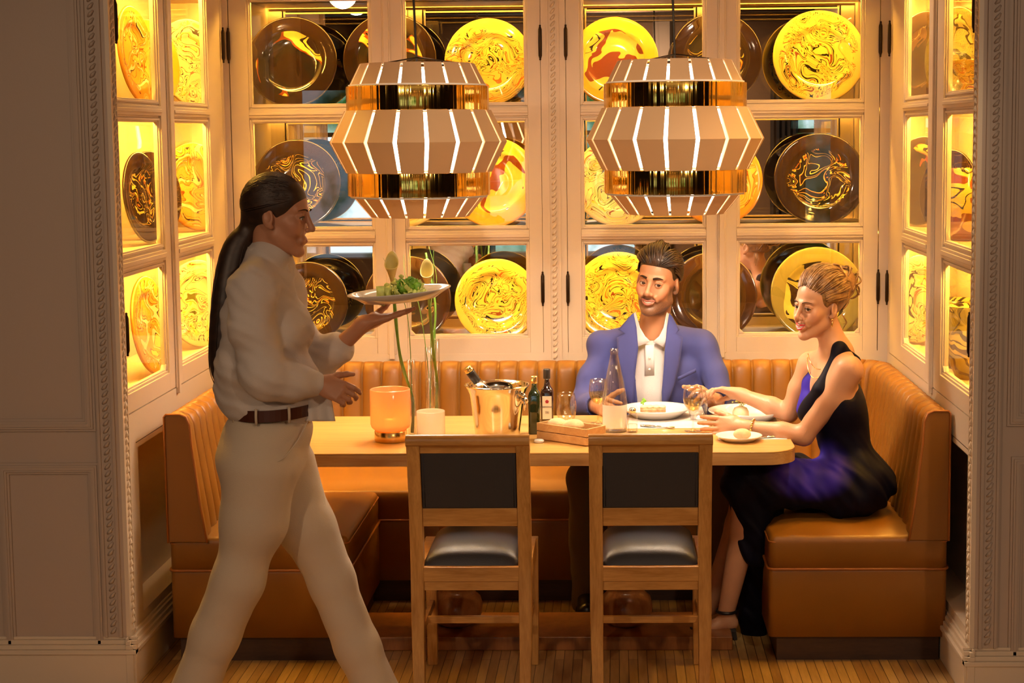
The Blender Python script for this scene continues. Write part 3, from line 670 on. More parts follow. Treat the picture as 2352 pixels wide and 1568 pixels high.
# the backrests: left arm runs from the front to the corner, back between corners, right arm; front face on the left of travel is the niche inside
left_path = [(lx, yb+.02), (lx, -1.380)]
banquette('banquette', 'tan leather bench with fluted back along the left wall, behind the waitress', lx, xi, -1.385, yb-.004, 'L', [(lx, -.36), (lx, -1.380)])
banquette('banquette', 'tan leather bench with fluted back along the back wall, man seated on it', lx, rx, yb, byy, 'B', [(rx, -.355)] + arc(rx-rc, byy-rc, rc, 0, 90) + [(lx+rc, byy)] + arc(lx+rc, byy-rc, rc, 90, 180)[1:] + [(lx, -.355)])
banquette('banquette', 'tan leather bench with fluted back along the right wall, woman seated on it', xj, rx, -1.385, yb-.004, 'R', [(rx, -1.380), (rx, -.36)])
def endpanel(x0, x1, y, parent):
    """smooth end face of the arm backrest with a piped edge"""
    pass
for cc in [c for c in COL.objects if c.get('category') == 'banquette']:
    if cc.location.x < -1.1 or cc.location.x > .7:
        s = -1 if cc.location.x < 0 else 1; xo = lx if s < 0 else rx
        out = [(xo, .435), (xo, .872)]; th = .088
        pts = [(xo, .43), (xo, .868), (xo-s*.006, .876), (xo-s*.055, .877), (xo-s*.075, .868), (xo-s*.087, .84), (xo-s*.092, .76), (xo-s*.115, .56), (xo-s*.135, .43)]
        o = MB().prism(pts if s < 0 else pts[::-1], (-1.400, -1.368), 'y').build('end_panel', M['leather'], cc, bevel=.006)
        MB().tube([(p[0], -1.401, p[1]) for p in pts], .004, 6).build('piping', M['leather_pipe'], cc)

# ================================================================== table
def rrect(x0, x1, y0, y1, r, n=8):
    return arc(x1-r, y1-r, r, 0, 90, n)+arc(x0+r, y1-r, r, 90, 180, n)+arc(x0+r, y0+r, r, 180, 270, n)+arc(x1-r, y0+r, r, 270, 360, n)
TX0, TX1, TY0, TY1, TZ = -1.20, .605, -1.455, -.705, .75
tb = thing('dining_table', 'long oak dining table with rounded corners and turned pedestal legs', 'table', (-.3, -1.08, 0))
o = MB().prism(rrect(TX0, TX1, TY0, TY1, .11), (TZ-.006, TZ)).build('tabletop', M['oak'], tb, bevel=.0025)
MB().prism(rrect(TX0, TX1, TY0, TY1, .11), (TZ-.046, TZ-.006)).build('table_edge', M['oak_edge'], tb, bevel=.001, seg=1)
for px in (1049, 1438):
    x = P(px, 1420, -1.10).x
    MB().lathe([(0, .05), (.05, .05), (.080, .07), (.094, .10), (.096, .125), (.088, .155), (.066, .175), (.058, .182), (.062, .19), (.078, .25), (.082, .30), (.070, .36), (.055, .42), (.062, .44), (.062, .46), (.05, .47), (.06, .6), (.09, .66), (.09, .70), (0, .70)], 40, (x, -1.10, 0)).build('pedestal', M['pedestal'], tb)
    MB().box((x-.045, -1.38, .672), (x+.045, -.78, .703)).build('cross_bearer', M['darkwood'], tb, bevel=.003)
MB().box((-1.0, -1.25, 0), (.40, -.94, .05)).build('base_board', M['pedestal'], tb, bevel=.004)

# ================================================================== chairs
def chair(label, x, y, rz=0):
    """back towards the camera: rear posts at y, seat towards +y"""
    t = thing('dining_chair', label, 'chair', (x, y, 0), 'wooden dining chairs in front of the table')
    W = .385; pw = .042; hw = W/2
    Rz = Matrix.Rotation(rz, 4, 'Z'); T = Matrix.Translation((x, y, 0)) @ Rz
    def B(): b = MB(); b.M = T; return b
    def wl(b, nm, m, **k): return b.build(nm, m, t, **k)
    zs = [0, .25, .45, .62, .80, .885]; ys = [-.035, -.008, 0, -.012, -.045, -.068]
    def yb_(z):
        return float(np.interp(z, zs, ys))
    for s in (-1, 1):
        b = B(); xo = s*(hw-pw/2); vs = []; zz = [0, .1, .2, .3, .4, .45, .5, .6, .7, .8, .86]
        for z in zz:
            yc = yb_(z); xb = xo - s*.004*max(0, (.2-z))/.2
            hy = .020; hx = pw/2*(1 if z > .3 else .8+.2*z/.3)
            vs += [(xb-hx, yc-hy, z), (xb+hx, yc-hy, z), (xb+hx, yc+hy, z), (xb-hx, yc+hy, z)]
        n = len(zz); fs = [(0, 3, 2, 1), (4*n-4, 4*n-3, 4*n-2, 4*n-1)]
        for i in range(n-1):
            for j in range(4): fs.append((4*i+j, 4*i+(j+1) % 4, 4*i+4+(j+1) % 4, 4*i+4+j))
        b.add(vs, fs); wl(b, 'leg', M['walnut'], bevel=.003)
        b = B(); b.beam((s*(hw-.018), .405, 0), (s*(hw-.018), .405, .445), .034, .034, (0, 1, 0), .04, .04); wl(b, 'leg', M['walnut'], bevel=.003)
    # crest rail: rolled top, overhanging towards the camera
    b = B(); sec = []
    for k in range(15):
        g = math.radians(-60+260*k/14); sec.append((yb_(.87)-.004-.021*math.sin(g)*1.15, .868+.020*math.cos(g)))
    sec = [(yb_(.82)+.016, .828)] + [(yb_(.87)+.018, .870)] + [(yb_(.87)+.014-.020*(1-math.cos(math.radians(180*k/10)))*1.0, .870+.019*math.sin(math.radians(180*k/10))) for k in range(11)] + [(yb_(.86)-.026, .858), (yb_(.84)-.014, .848), (yb_(.82)-.014, .828)]
    b.prism([(a, z) for a, z in sec], (-hw-.001, hw+.001), 'x', True); wl(b, 'crest_rail', M['walnut_h'], bevel=.0015)
    def yy(z): return yb_(z)
    b = B(); b.prism([(yy(.645)-.012, .645), (yy(.828)-.012, .828), (yy(.828)+.016, .828), (yy(.645)+.022, .645)], (-hw+pw+.001, hw-pw-.001), 'x'); wl(b, 'back_panel', M['back_cloth'], bevel=.004)
    for sx in (-1, 1): b = B(); xo = sx*(hw-pw-.010); b.tube([(xo, yy(.65)-.0125, .65), (xo, yy(.74)-.0125, .74), (xo, yy(.825)-.0125, .825)], .0012, 6); wl(b, 'stitched_seam', M['navy_leather'])
    b = B(); b.prism([(yy(.585)-.011, .585), (yy(.645)-.012, .645), (yy(.645)+.012, .645), (yy(.585)+.012, .585)], (-hw+pw-.001, hw-pw+.001), 'x'); wl(b, 'back_rail', M['walnut_h'], bevel=.003)
    b = B(); b.box((-hw+pw-.002, -.018, .405), (hw-pw+.002, .018, .452)); b.box((-hw+pw-.002, -.012, .375), (hw-pw+.002, .012, .405)); b.box((-hw+.03, .392, .385), (hw-.03, .418, .447))
    for s in (-1, 1): b.box((s*(hw-.034), .018, .39), (s*(hw-.004), .39, .448))
    wl(b, 'seat_frame', M['walnut_h'], bevel=.002)
    b = B()
    def seat(u, v):
        X = (-1+2*u); Y = v
        ex = 1-abs(X)**5; ey = 1-abs(2*v-1)**6; puff = max(0, ex*ey)**.45
        return (X*(hw-pw+.004), -.0+.408*v, .449+.052*puff+.006*math.cos(X*1.4)*puff)
    b.grid(seat, 33, 33); b.box((-hw+pw, .0, .445), (hw-pw, .40, .450)); wl(b, 'seat', M['navy_leather'], smooth=True)
    b = B()
    for s in (-1, 1): b.box((s*(hw-.028), .0, .205), (s*(hw-.012), .395, .232))
    b.box((-hw+.02, .19, .207), (hw-.02, .208, .230)); wl(b, 'stretcher', M['walnut_h'], bevel=.002)
    return t
chair('wooden dining chair with dark panel back, in front of the ice bucket', P(1083, 1300, -1.80).x, -1.80)
chair('wooden dining chair with dark panel back, in front of the water bottle and man', P(1494, 1300, -1.80).x, -1.80, .01)
# ================================================================== on the table
M['glass'] = thin_glass('clear glass', (.97, .97, .96), 1.6, .02)
M['glass_f'] = thin_glass('frosted glass', (.95, .86, .70), .8, .2, frost=.7)
M['glass_a'] = thin_glass('amber glass', (.95, .55, .28), .9, .12, frost=.72)
M['wine'] = thin_glass('white wine', (.96, .84, .50), .5, 0)
M['water'] = thin_glass('water', (.93, .94, .92), .6, 0)
M['green_glass'] = mat('dark green bottle glass', (.018, .032, .006), .06, coat=1)
M['dark_glass'] = mat('dark brown bottle glass', (.018, .006, .004), .08, coat=1)
M['label'] = mat('cream paper label', (.72, .66, .52), .7)
M['ink'] = mat('dark label ink', (.05, .03, .03), .7); M['redink'] = mat('red emblem ink', (.35, .02, .03), .7)
M['label_t'] = mat('pale water bottle label', (.80, .82, .76), .4, alpha=.75)
M['crate'] = wood('light crate wood', (.50, .26, .09), (.64, .38, .16), (2, 16, 16), .5, grain=2.5)
M['bread'] = mat('bread crust', (.72, .50, .26), .8, bump=.5, bscale=60, var=.25, vscale=30)
M['stem'] = mat('green stem', (.10, .20, .02), .45, var=.3, vscale=20)
M['calla'] = mat('calla petal', (.50, .40, .12), .45)
M['leaf'] = mat('salad leaf', (.20, .45, .04), .45, var=.5, vscale=30)
M['lettuce'] = mat('pale lettuce', (.72, .82, .25), .5, var=.4, vscale=25)
M['foil'] = mat('gold foil', (.85, .60, .22), .25, metal=1); M['black_foil'] = mat('black foil', (.02, .015, .012), .4)
M['meat'] = mat('seared tartare', (.50, .26, .13), .6, bump=.8, bscale=90, var=.5, vscale=60)
M['cheese'] = mat('pale cheese', (.80, .68, .42), .45, var=.15, vscale=25)
M['silver'] = mat('silver cutlery', (.8, .78, .74), .15, metal=1)
M['frost'] = mat('frosted steel', (.75, .68, .56), .5, metal=.9)
def at(px, py, z=TZ): return PZ(px, py, z)
def T3(nm, lb, cat, c, grp=None): return thing(nm, lb, cat, (c.x, c.y, c.z), grp)
# big amber candle glass on a brass foot
c = at(898, 1012); t = T3('candle_holder', 'large amber frosted candle glass on a brass foot, at the left of the table', 'candle holder', c)
MB().lathe([(0, 0), (.055, 0), (.057, .003), (.057, .036), (.053, .040), (0, .040)], 48, c).build('brass_foot', M['brass_s'], t)
MB().lathe([(0, .041), (.056, .041), (.066, .050), (.0705, .062), (.0705, .182), (.0685, .185), (.0665, .182), (.0665, .066), (.055, .052), (0, .050)], 56, c).build('glass_cup', M['glass_a'], t)
MB().lathe([(0, .053), (.022, .053), (.023, .075), (.02, .078), (0, .076)], 24, c).build('candle', mat('lit wax', (.95, .8, .55), .4, emit=(1, .5, .15), estr=2.5), t)
fl = light('candle_flame', 'POINT', (0, 0, .095), .35, (1, .55, .2), size=.012); fl.parent = t
c = at(990, 1000); t = T3('votive_holder', 'small frosted glass votive holder beside the tube vases', 'candle holder', c)
MB().lathe([(0, 0), (.047, 0), (.051, .004), (.051, .088), (.0495, .09), (.048, .088), (.048, .008), (0, .007)], 48, c).build('glass_cup', M['glass_f'], t)
MB().lathe([(0, .008), (.02, .008), (.02, .026), (0, .026)], 20, c).build('candle', M['linen'], t)
# tube vases with flowers
tv = []
for (px, py, h, r, lb) in ((947, 1000, .272, .0155, 'slim clear glass tube vase nearest the amber candle glass'), (988, 972, .285, .0155, 'middle slim glass tube vase behind the votive holder'), (1003, 958, .30, .0155, 'rearmost slim glass tube vase behind the votive holder')):
    c = at(px, py); o = MB().lathe([(0, 0), (r-.001, 0), (r, .002), (r, h), (r-.0012, h+.001), (r-.0022, h), (r-.0022, .006), (0, .005)], 28, c).build('tube_vase', M['glass'], None, loc=c)
    tag(o, lb, 'vase', 'slim tube vases with flowers'); tv.append((c, h))
    w_ = MB().lathe([(0, .006), (r-.003, .006), (r-.003, h*.6), (0, h*.6)], 20, c).build('water', M['water'], o)
def calla(base, tip_px, tip_py, Y, lb, ang, s=1.0):
    tip = P(tip_px, tip_py, Y); b0 = base+Vector((0, 0, .01))
    mid = b0.lerp(tip, .55)+Vector((.012*ang, 0, .0))
    path = smooth_curve([b0, b0+Vector((.003, 0, .12)), mid, tip], 8)
    t = T3('calla_lily', lb, 'flower', b0, 'calla lilies in the tube vases')
    MB().tube(path, [.0055+.0008*math.sin(k) for k in range(len(path))], 8).build('stem', M['stem'], t)
    d = (Vector(path[-1])-Vector(path[-4])).normalized()
    q = d.to_track_quat('Z', 'X').to_matrix()
    def petal(u, v):
        a = 2*PI*u*1.12-PI*.56; op = .004+.017*(v**1.8)*s; h = .082*v*s
        lip = (math.cos(a))*.5+.5; r = op*(1+.25*lip*v); zz = h+(lip**3)*.042*s*v*v
        p = Vector((r*math.cos(a)+.006*lip*v*v*1.5, r*math.sin(a), zz)); return Vector(path[-1]) + q @ p
    b = MB().grid(petal, 28, 12); b.build('petal', M['calla'], t, solid=.0015)
    b = MB().tube([Vector(path[-1])+d*.01, Vector(path[-1])+d*.055], [.004, .003], 8); b.build('spadix', mat('spadix', (.9, .6, .05), .6), t)
calla(tv[0][0], 903, 662, -1.32, 'calla lily in the left tube vase, rising behind the carried plate', -.6)
calla(tv[2][0], 984, 672, -1.05, 'calla lily in the rear tube vases, right edge of the carried plate', .3)
for (k, lb, pts) in ((0, 'thin grass blade in the left tube vase', [(945, 860), (935, 720), (905, 640), (880, 592)]), (1, 'thin upright grass blade in the middle tube vase', [(985, 860), (962, 700), (932, 640), (927, 585)]),
    (1, 'thin curving grass blade in the middle tube vase', [(990, 840), (990, 700), (1003, 640), (985, 566)]), (2, 'thin grass blade in the rear tube vase', [(1000, 840), (1000, 700), (996, 640), (996, 575)])):
    Yk = tv[k][0].y; pp = smooth_curve([tv[k][0]+Vector((0, 0, .01))]+[P(x, y, Yk) for x, y in pts], 6); n = len(pp)
    o = MB().tube(pp, [.0022*(1-.8*i/n) for i in range(n)], 5).build('grass_blade', M['stem'], None, loc=tv[k][0]+Vector((0, 0, .01))); tag(o, lb, 'grass blade', 'grass blades in the tube vases')
for (px, py, Y, lb) in ((1000, 760, -.95, 'leafless green stem leaning in the rear tube vase'),):
    b0 = tv[2][0]; pp = smooth_curve([b0+Vector((-.004, 0, .01)), b0+Vector((.003, 0, .15)), P(995, 800, b0.y), P(1000, 700, b0.y), P(978, 580, b0.y)], 6)
    o = MB().tube(pp, .0042, 8).build('flower_stem', M['stem'], None, loc=b0+Vector((0, 0, .01))); tag(o, lb, 'flower stem')
# ice bucket
c = at(1143, 1003); t = T3('ice_bucket', 'polished steel ice bucket with frosted sides', 'ice bucket', c)
MB().lathe([(0, 0), (.076, 0), (.079, .004), (.083, .04), (.092, .11), (.100, .158), (.108, .176), (.114, .184), (.1155, .187), (.114, .190), (.109, .188), (.098, .165), (.090, .12), (.080, .04), (.076, .006), (0, .006)], 72, c).build('pail', M['steel'], t)
b = MB(); hc = c+Vector((.097, -.045, .140)); b.tube([c+Vector((.085, -.04, .16)), hc+Vector((.004, -.006, .012)), hc], [.012, .009, .007], 12); b.ball(hc+Vector((.004, -.006, -.002)), .0135, 16, 12)
ring = [hc+Vector((.004+.0*math.cos(a), -.006+.022*math.cos(a), -.012+.022*math.sin(a))) for a in [2*PI*k/24 for k in range(25)]]; b.tube(ring, .004, 8, caps=False)
b.build('ring_handle', M['steel'], t)
b = MB(); random.seed(9)
for k in range(26):
    a = random.random()*2*PI; r = .075*math.sqrt(random.random()); q = c+Vector((r*math.cos(a), r*math.sin(a), .128+random.random()*.02)); b.box(q-Vector((.013,)*3), q+Vector((.013,)*3), rot=Euler((random.random()*3, random.random()*3, 0)).to_matrix())
tag(b.build('ice', M['glass_f'], t), kind='stuff')
# champagne bottle in the bucket
top = P(1072, 843, c.y-.02); base = c+Vector((.035, .02, .045)); d = (top-base).normalized(); q = d.to_track_quat('Z', 'X').to_matrix(); L = (top-base).length
t = T3('champagne_bottle', 'champagne bottle with gold and black foil leaning in the ice bucket', 'bottle', base)
def alongl(prof, mb=None, n=32):
    mb = mb or MB(); m0 = MB().lathe(prof, n); mb.add([base+q @ v for v in m0.v], m0.f, True); return mb
alongl([(0, 0), (.036, 0), (.038, .004), (.038, L*.42), (.034, L*.5), (.024, L*.6), (.0165, L*.68), (.0145, L*.75), (0, L*.75)]).build('bottle_body', M['glass'], t)
alongl([(0, .003), (.034, .003), (.034, L*.42), (.026, L*.55), (0, L*.55)]).build('wine', M['wine'], t)
alongl([(.0150, L*.74), (.0150, L*.93), (.0162, L*.935), (.0162, L*.90), (.015, L*.74)]).build('neck_label', M['black_foil'], t)
alongl([(.0152, L*.925), (.0165, L*.93), (.0170, L*.955), (.015, L*.965), (.0165, L*.975), (.0150, L*.995), (.010, L), (0, L)]).build('foil_cap', M['foil'], t)
def text3d(body, size, mt, parent, rot, locw, name='lettering', ext=.0003):
    cu = bpy.data.curves.new(name, 'FONT'); cu.body = body; cu.size = size; cu.extrude = ext; cu.align_x = 'CENTER'; cu.align_y = 'CENTER'; cu.materials.append(mt)
    tmp = bpy.data.objects.new(name, cu); COL.objects.link(tmp); bpy.context.view_layer.update()
    me = bpy.data.meshes.new_from_object(tmp.evaluated_get(bpy.context.evaluated_depsgraph_get())); bpy.data.objects.remove(tmp); o = bpy.data.objects.new(name, me); COL.objects.link(o); o.parent = parent; o.location = Vector(locw)-Vector(parent.location if parent.parent is None else parent.location+parent.parent.location); o.rotation_euler = rot; return o
# olive oil bottle (square) and vinegar bottle
def sq_bottle(nm, lb, c, w, hb, hs, ht, m, capm, capz):
    t = T3(nm, lb, 'bottle', c, 'condiment bottles'); b = MB(); vs = []; n = 32
    lv = [(.0, w*.92, 1), (.003, w, 1), (hb, w, 1), (hb+.010, w*.86, .9), (hb+.020, w*.55, .4), (hs, .0095/1, 0), (ht, .0085, 0), (ht, .0, 0)]
    for z, r, sq in lv:
        for k in range(n):
            a = 2*PI*k/n; ca, sa = math.cos(a), math.sin(a); f = 1/max(abs(ca), abs(sa)); f = 1+(min(f, 1.28)-1)*sq; vs.append((c.x+r*f*ca, c.y+r*f*sa, c.z+z))
    fs = [(i*n+j, i*n+(j+1) % n, (i+1)*n+(j+1) % n, (i+1)*n+j) for i in range(len(lv)-1) for j in range(n)] + [tuple(range(n))[::-1]]
    b.add(vs, fs, True); b.build('bottle_body', m, t)
    MB().lathe([(0.009, capz), (.0125, capz), (.013, capz+.002), (.013, ht), (.012, ht+.003), (0, ht+.003)], 28, c).build('cap', capm, t); return t
c = at(1228, 995); sq_bottle('oil_bottle', 'dark green olive oil bottle with a gold cap', c, .0215, .140, .172, .205, M['green_glass'], M['foil'], .182)
c = at(1257, 975); t = sq_bottle('vinegar_bottle', 'dark vinegar bottle with a cream label and black cap', c, .0235, .125, .163, .205, M['dark_glass'], M['black_foil'], .172)
b = MB(); b.box(c+Vector((-.016, -.0245, .025)), c+Vector((.018, -.0238, .110))); b.build('label', M['label'], t)
text3d('GERMANOR', .0072, M['ink'], t, (PI/2, 0, 0), c+Vector((.001, -.0247, .070))); text3d('Vinagre\nde vino', .0046, M['ink'], t, (PI/2, 0, 0), c+Vector((.001, -.0247, .050)))
b = MB()
for k in range(5): a = 2*PI*k/5+.3; b.ball(c+Vector((.001+.0038*math.cos(a), -.0246, .090+.0038*math.sin(a))), (.0034, .0004, .0034), 10, 6)
b.ball(c+Vector((.001, -.0247, .090)), (.0026, .0006, .0026), 10, 6); b.build('emblem', M['redink'], t)
# glasses
def lathe_glass(nm, lb, c, prof, n=40, fill=None, grp='glasses on the table', cat='glass'):
    t = T3(nm, lb, cat, c, grp); MB().lathe(prof, n, c).build('bowl' if 'wine' in nm else 'glass_body', M['glass'], t)
    if fill: MB().lathe(fill, n, c).build('wine', M['wine'], t)
    return t
def wineglass(lb, c, h=.165, r=.036, wine=True):
    s = h/.165; R = r/.036
    st = [(0, 0), (.030*R, .0005), (.031*R, .0015), (.012, .004), (.0045, .012), (.0035, .03), (.0035, .055*s), (.006, .066*s), (.020*R, .078*s), (.032*R, .098*s), (.036*R, .118*s), (.034*R, .145*s), (.0295*R, .165*s), (.0287*R, .165*s), (.033*R, .145*s), (.0348*R, .118*s), (.031*R, .099*s), (.019*R, .080*s), (0, .071*s)]
    fl = [(0, .072*s), (.018*R, .081*s), (.0305*R, .100*s), (.0342*R, .117*s), (0, .117*s)] if wine else None
    return lathe_glass('wine_glass', lb, c, st, fill=fl)
wineglass('stemmed glass of white wine left of the water bottle', at(1374, 972), .165, .034)
wineglass('stemmed glass of white wine in the hand of the woman', at(1592, 990), .165, .0365)
TUM = [(0, 0), (.026, 0), (.029, .003), (.037, .035), (.0385, .06), (.034, .095), (.0305, .108), (.0298, .108), (.033, .095), (.0372, .06), (.0357, .036), (.027, .006), (0, .005)]
lathe_glass('stemless_glass', 'empty stemless glass behind the bread crate', at(1301, 968), TUM)
lathe_glass('stemless_glass', 'stemless water glass behind the wine glass of the woman', at(1603, 966), [(r*.95, z*1.05) for r, z in TUM])
c = at(1453, 992); t = T3('salt_shaker', 'small faceted glass salt shaker right of the water bottle', 'salt shaker', c)
b = MB(); b.lathe([(0, 0), (.018, 0), (.019, .003), (.019, .058), (.015, .066), (.014, .07), (0, .07)], 8, c, smooth=False); b.lathe([(0, .004), (.016, .004), (.016, .03), (0, .03)], 12, c); b.build('glass_body', M['glass'], t)
MB().lathe([(.0, .07), (.013, .07), (.013, .082), (.009, .088), (0, .088)], 20, c).build('cap', M['steel'], t)
# water bottle
c = at(1412, 990); t = T3('water_bottle', 'tall clear glass water bottle with a pale label', 'water bottle', c)
MB().lathe([(0, 0), (.043, 0), (.0455, .003), (.0455, .108), (.0435, .125), (.034, .18), (.0205, .245), (.0145, .275), (.0135, .285), (.0155, .287), (.0155, .292), (.0135, .294), (.0135, .300), (.0115, .300), (.0125, .275), (.018, .245), (.031, .18), (.041, .125), (.0435, .108), (.0435, .006), (0, .006)], 48, c).build('bottle_body', M['glass'], t)
MB().lathe([(0, .007), (.043, .007), (.043, .108), (.0405, .125), (.0305, .18), (.018, .24), (0, .24)], 40, c).build('water', M['water'], t)
b = MB(); n = 20
vs = []
for k in range(n+1):
    a = math.radians(-160+140*k/n); vs += [(c.x+.0459*math.cos(a), c.y+.0459*math.sin(a), c.z+z) for z in (.018, .100)]
b.add(vs, [(2*k, 2*k+2, 2*k+3, 2*k+1) for k in range(n)], True); b.build('label', M['label_t'], t)
# bread crate with rolls
p0, p1, p2 = at(1233, 1009), at(1347, 1026), at(1379, 998); ux = (p1-p0); W_ = ux.length; ang = math.atan2(ux.y, ux.x); D_ = .105
t = thing('bread_crate', 'small open wooden crate holding bread rolls', 'crate', (p0.x, p0.y, TZ)); mt = Matrix.Translation(p0) @ Matrix.Rotation(ang, 4, 'Z')
def CB(): b = MB(); b.M = mt; return b
h0 = .060
for k, (za, zb) in enumerate(((.004, .030), (.033, h0))):
    CB().box((0, 0, za), (W_, .007, zb)).build('slat', M['crate'], t, bevel=.001); CB().box((0, D_-.007, za), (W_, D_, zb)).build('slat', M['crate'], t, bevel=.001)
    CB().box((0, .0075, za), (.007, D_-.0075, zb)).build('slat', M['crate'], t, bevel=.001); CB().box((W_-.007, .0075, za), (W_, D_-.0075, zb)).build('slat', M['crate'], t, bevel=.001)
CB().box((.007, .007, 0), (W_-.007, D_-.007, .006)).build('floor_board', M['crate'], t)
for q in ((.008, .008), (W_-.020, .008), (.008, D_-.020), (W_-.020, D_-.020)): CB().box((q[0], q[1], .006), (q[0]+.012, q[1]+.012, h0-.004)).build('corner_post', M['crate'], t)
def roll(lb, c, r, grp='bread rolls'):
    b = MB()
    def f(u, v):
        a = 2*PI*u; th = PI*v; n_ = 1+.05*math.sin(3*a+lb.__len__())*math.sin(th)+.03*math.sin(5*a+1.7)*math.sin(th)
        return (c.x+r*n_*math.sin(th)*math.cos(a), c.y+r*n_*math.sin(th)*math.sin(a), c.z+r*.62*(1+math.cos(th)) if v < .5 else c.z+r*.62*(1+math.cos(th)*.95))
    b.grid(f, 28, 18, closed_u=True); return tag(b.build('bread_roll', M['bread'], None, loc=c), lb, 'bread roll', grp)
def inb(x, y, z=.006): return mt @ Vector((x, y, z))
roll('round bread roll in the crate, at its left', inb(.050, .052, .030), .036); roll('round bread roll in the crate, at its right', inb(.128, .050, .032), .038)
roll('flat bread roll behind in the crate', inb(.088, .072, .034), .028)
c = at(1238, 1016); o = MB().lathe([(0, 0), (.016, 0), (.018, .004), (.017, .010), (.013, .012), (0, .012)], 28, c).build('butter_dish', M['white'], None, loc=c); tag(o, 'tiny white butter dish beside the bread crate', 'dish')
# placemats, plates and food
def placemat(lb, pts):
    b = MB(); b.prism([(p.x, p.y) for p in pts], (TZ+.0002, TZ+.0016), 'z'); return tag(b.build('placemat', M['linen'], None, loc=pts[0]), lb, 'placemat', 'white paper placemats')
placemat('white paper placemat under the plate of the man', [at(1440, 985), at(1630, 983), at(1612, 934), at(1450, 936)])
placemat('white paper placemat under the plate of the woman', [at(1650, 1011), at(1808, 1009), at(1770, 940), at(1645, 942)])
DISH = [(0, .004), (.6, .005), (.70, .010), (.80, .022), (.97, .034), (1.0, .036), (1.0, .032), (.82, .016), (.70, .002), (.62, 0), (0, 0)]
def dish(lb, c, r, hz=1.0, grp='white porcelain plates', m=None):
    return tag(MB().lathe([(a*r, z*hz) for a, z in DISH], 64, c).build('dinner_plate', m or M['white'], None, loc=c), lb, 'plate', grp)
cm = at(1507, 957)+Vector((0, 0, .0018)); dish('white dinner plate of the man with a block of tartare', cm, .130)
b = MB(); fz = cm+Vector((-.012, 0, .0045)); b.box((fz.x-.048, fz.y-.03, fz.z), (fz.x+.048, fz.y+.03, fz.z+.030)); o = tag(b.build('tartare', M['meat'], None, loc=fz, bevel=.005, seg=3), 'rectangular block of tartare on the plate of the man', 'food')
b = MB()
for k in range(4): b.ball(fz+Vector((-.034+.023*k, -.005, .033)), (.014, .018, .008), 12, 8)
b.build('glazed_topping', M['cheese'], o); b = MB()
for k in range(5): a = -1+k*.5; b.ball(fz+Vector((-.036+.006*math.sin(a*3), -.006+.004*k, .046+.003*k)), (.007, .002, .005), 8, 6, Euler((a, a*1.7, a)).to_matrix())
b.build('herb_garnish', M['leaf'], o)
cw = at(1714, 963)+Vector((0, 0, .0018)); dish('white dinner plate of the woman with a round cheese starter', cw, .142)
fz = cw+Vector((-.022, -.012, .006)); b = MB(); b.lathe([(0, 0), (.026, 0), (.031, .008), (.031, .024), (.024, .038), (.012, .044), (0, .045)], 32, fz); o = tag(b.build('cheese_starter', M['cheese'], None, loc=fz), 'round pale starter topped with sprouts on the plate of the woman', 'food')
b = MB(); random.seed(3)
for k in range(9):
    e = fz+Vector((random.uniform(-.03, .035), random.uniform(-.02, .01), .048+random.random()*.045)); b.tube(smooth_curve([fz+Vector((random.uniform(-.01, .01), 0, .04)), fz.lerp(e, .5)+Vector((.008, 0, .028)), e], 4), .0009, 5); b.ball(e, (.006, .004, .003), 8, 5, Euler((random.random()*3, 0, random.random()*3)).to_matrix())
b.build('sprouts', M['lettuce'], o)
cb = at(1697, 1011); dish('small white bread plate near the table edge by the woman', cb, .081, .55)
roll('floury round roll on the small bread plate', cb+Vector((.012, .0, .003)), .031)
def cutlery(nm, lb, p, q, kind):
    p, q = Vector(p), Vector(q); t = (q-p).normalized(); s_ = Vector((-t.y, t.x, 0)); b = MB()
    b.tube([p+Vector((0, 0, .003)), p.lerp(q, .55)+Vector((0, 0, .0035)), p.lerp(q, .7)+Vector((0, 0, .004))], [.0045, .003, .0025], 8)
    c = p.lerp(q, .86)+Vector((0, 0, .0035)); R = Matrix.Rotation(math.atan2(t.y, t.x), 3, 'Z'); b.ball(c, (.033, .014, .003) if kind == 'spoon' else (.045, .008, .0012), 16, 8, R)
    return tag(b.build(nm, M['silver'], None, loc=p), lb, nm, 'silver cutlery')
cutlery('knife', 'silver knife on the placemat right of the bread plate', at(1800, 1005)+Vector((0, 0, .002)), at(1745, 1007)+Vector((0, 0, .002)), 'knife')
cutlery('spoon', 'silver spoon lying in front of the plate of the man', at(1550, 985)+Vector((0, 0, .002)), at(1478, 980)+Vector((0, 0, .002)), 'spoon')
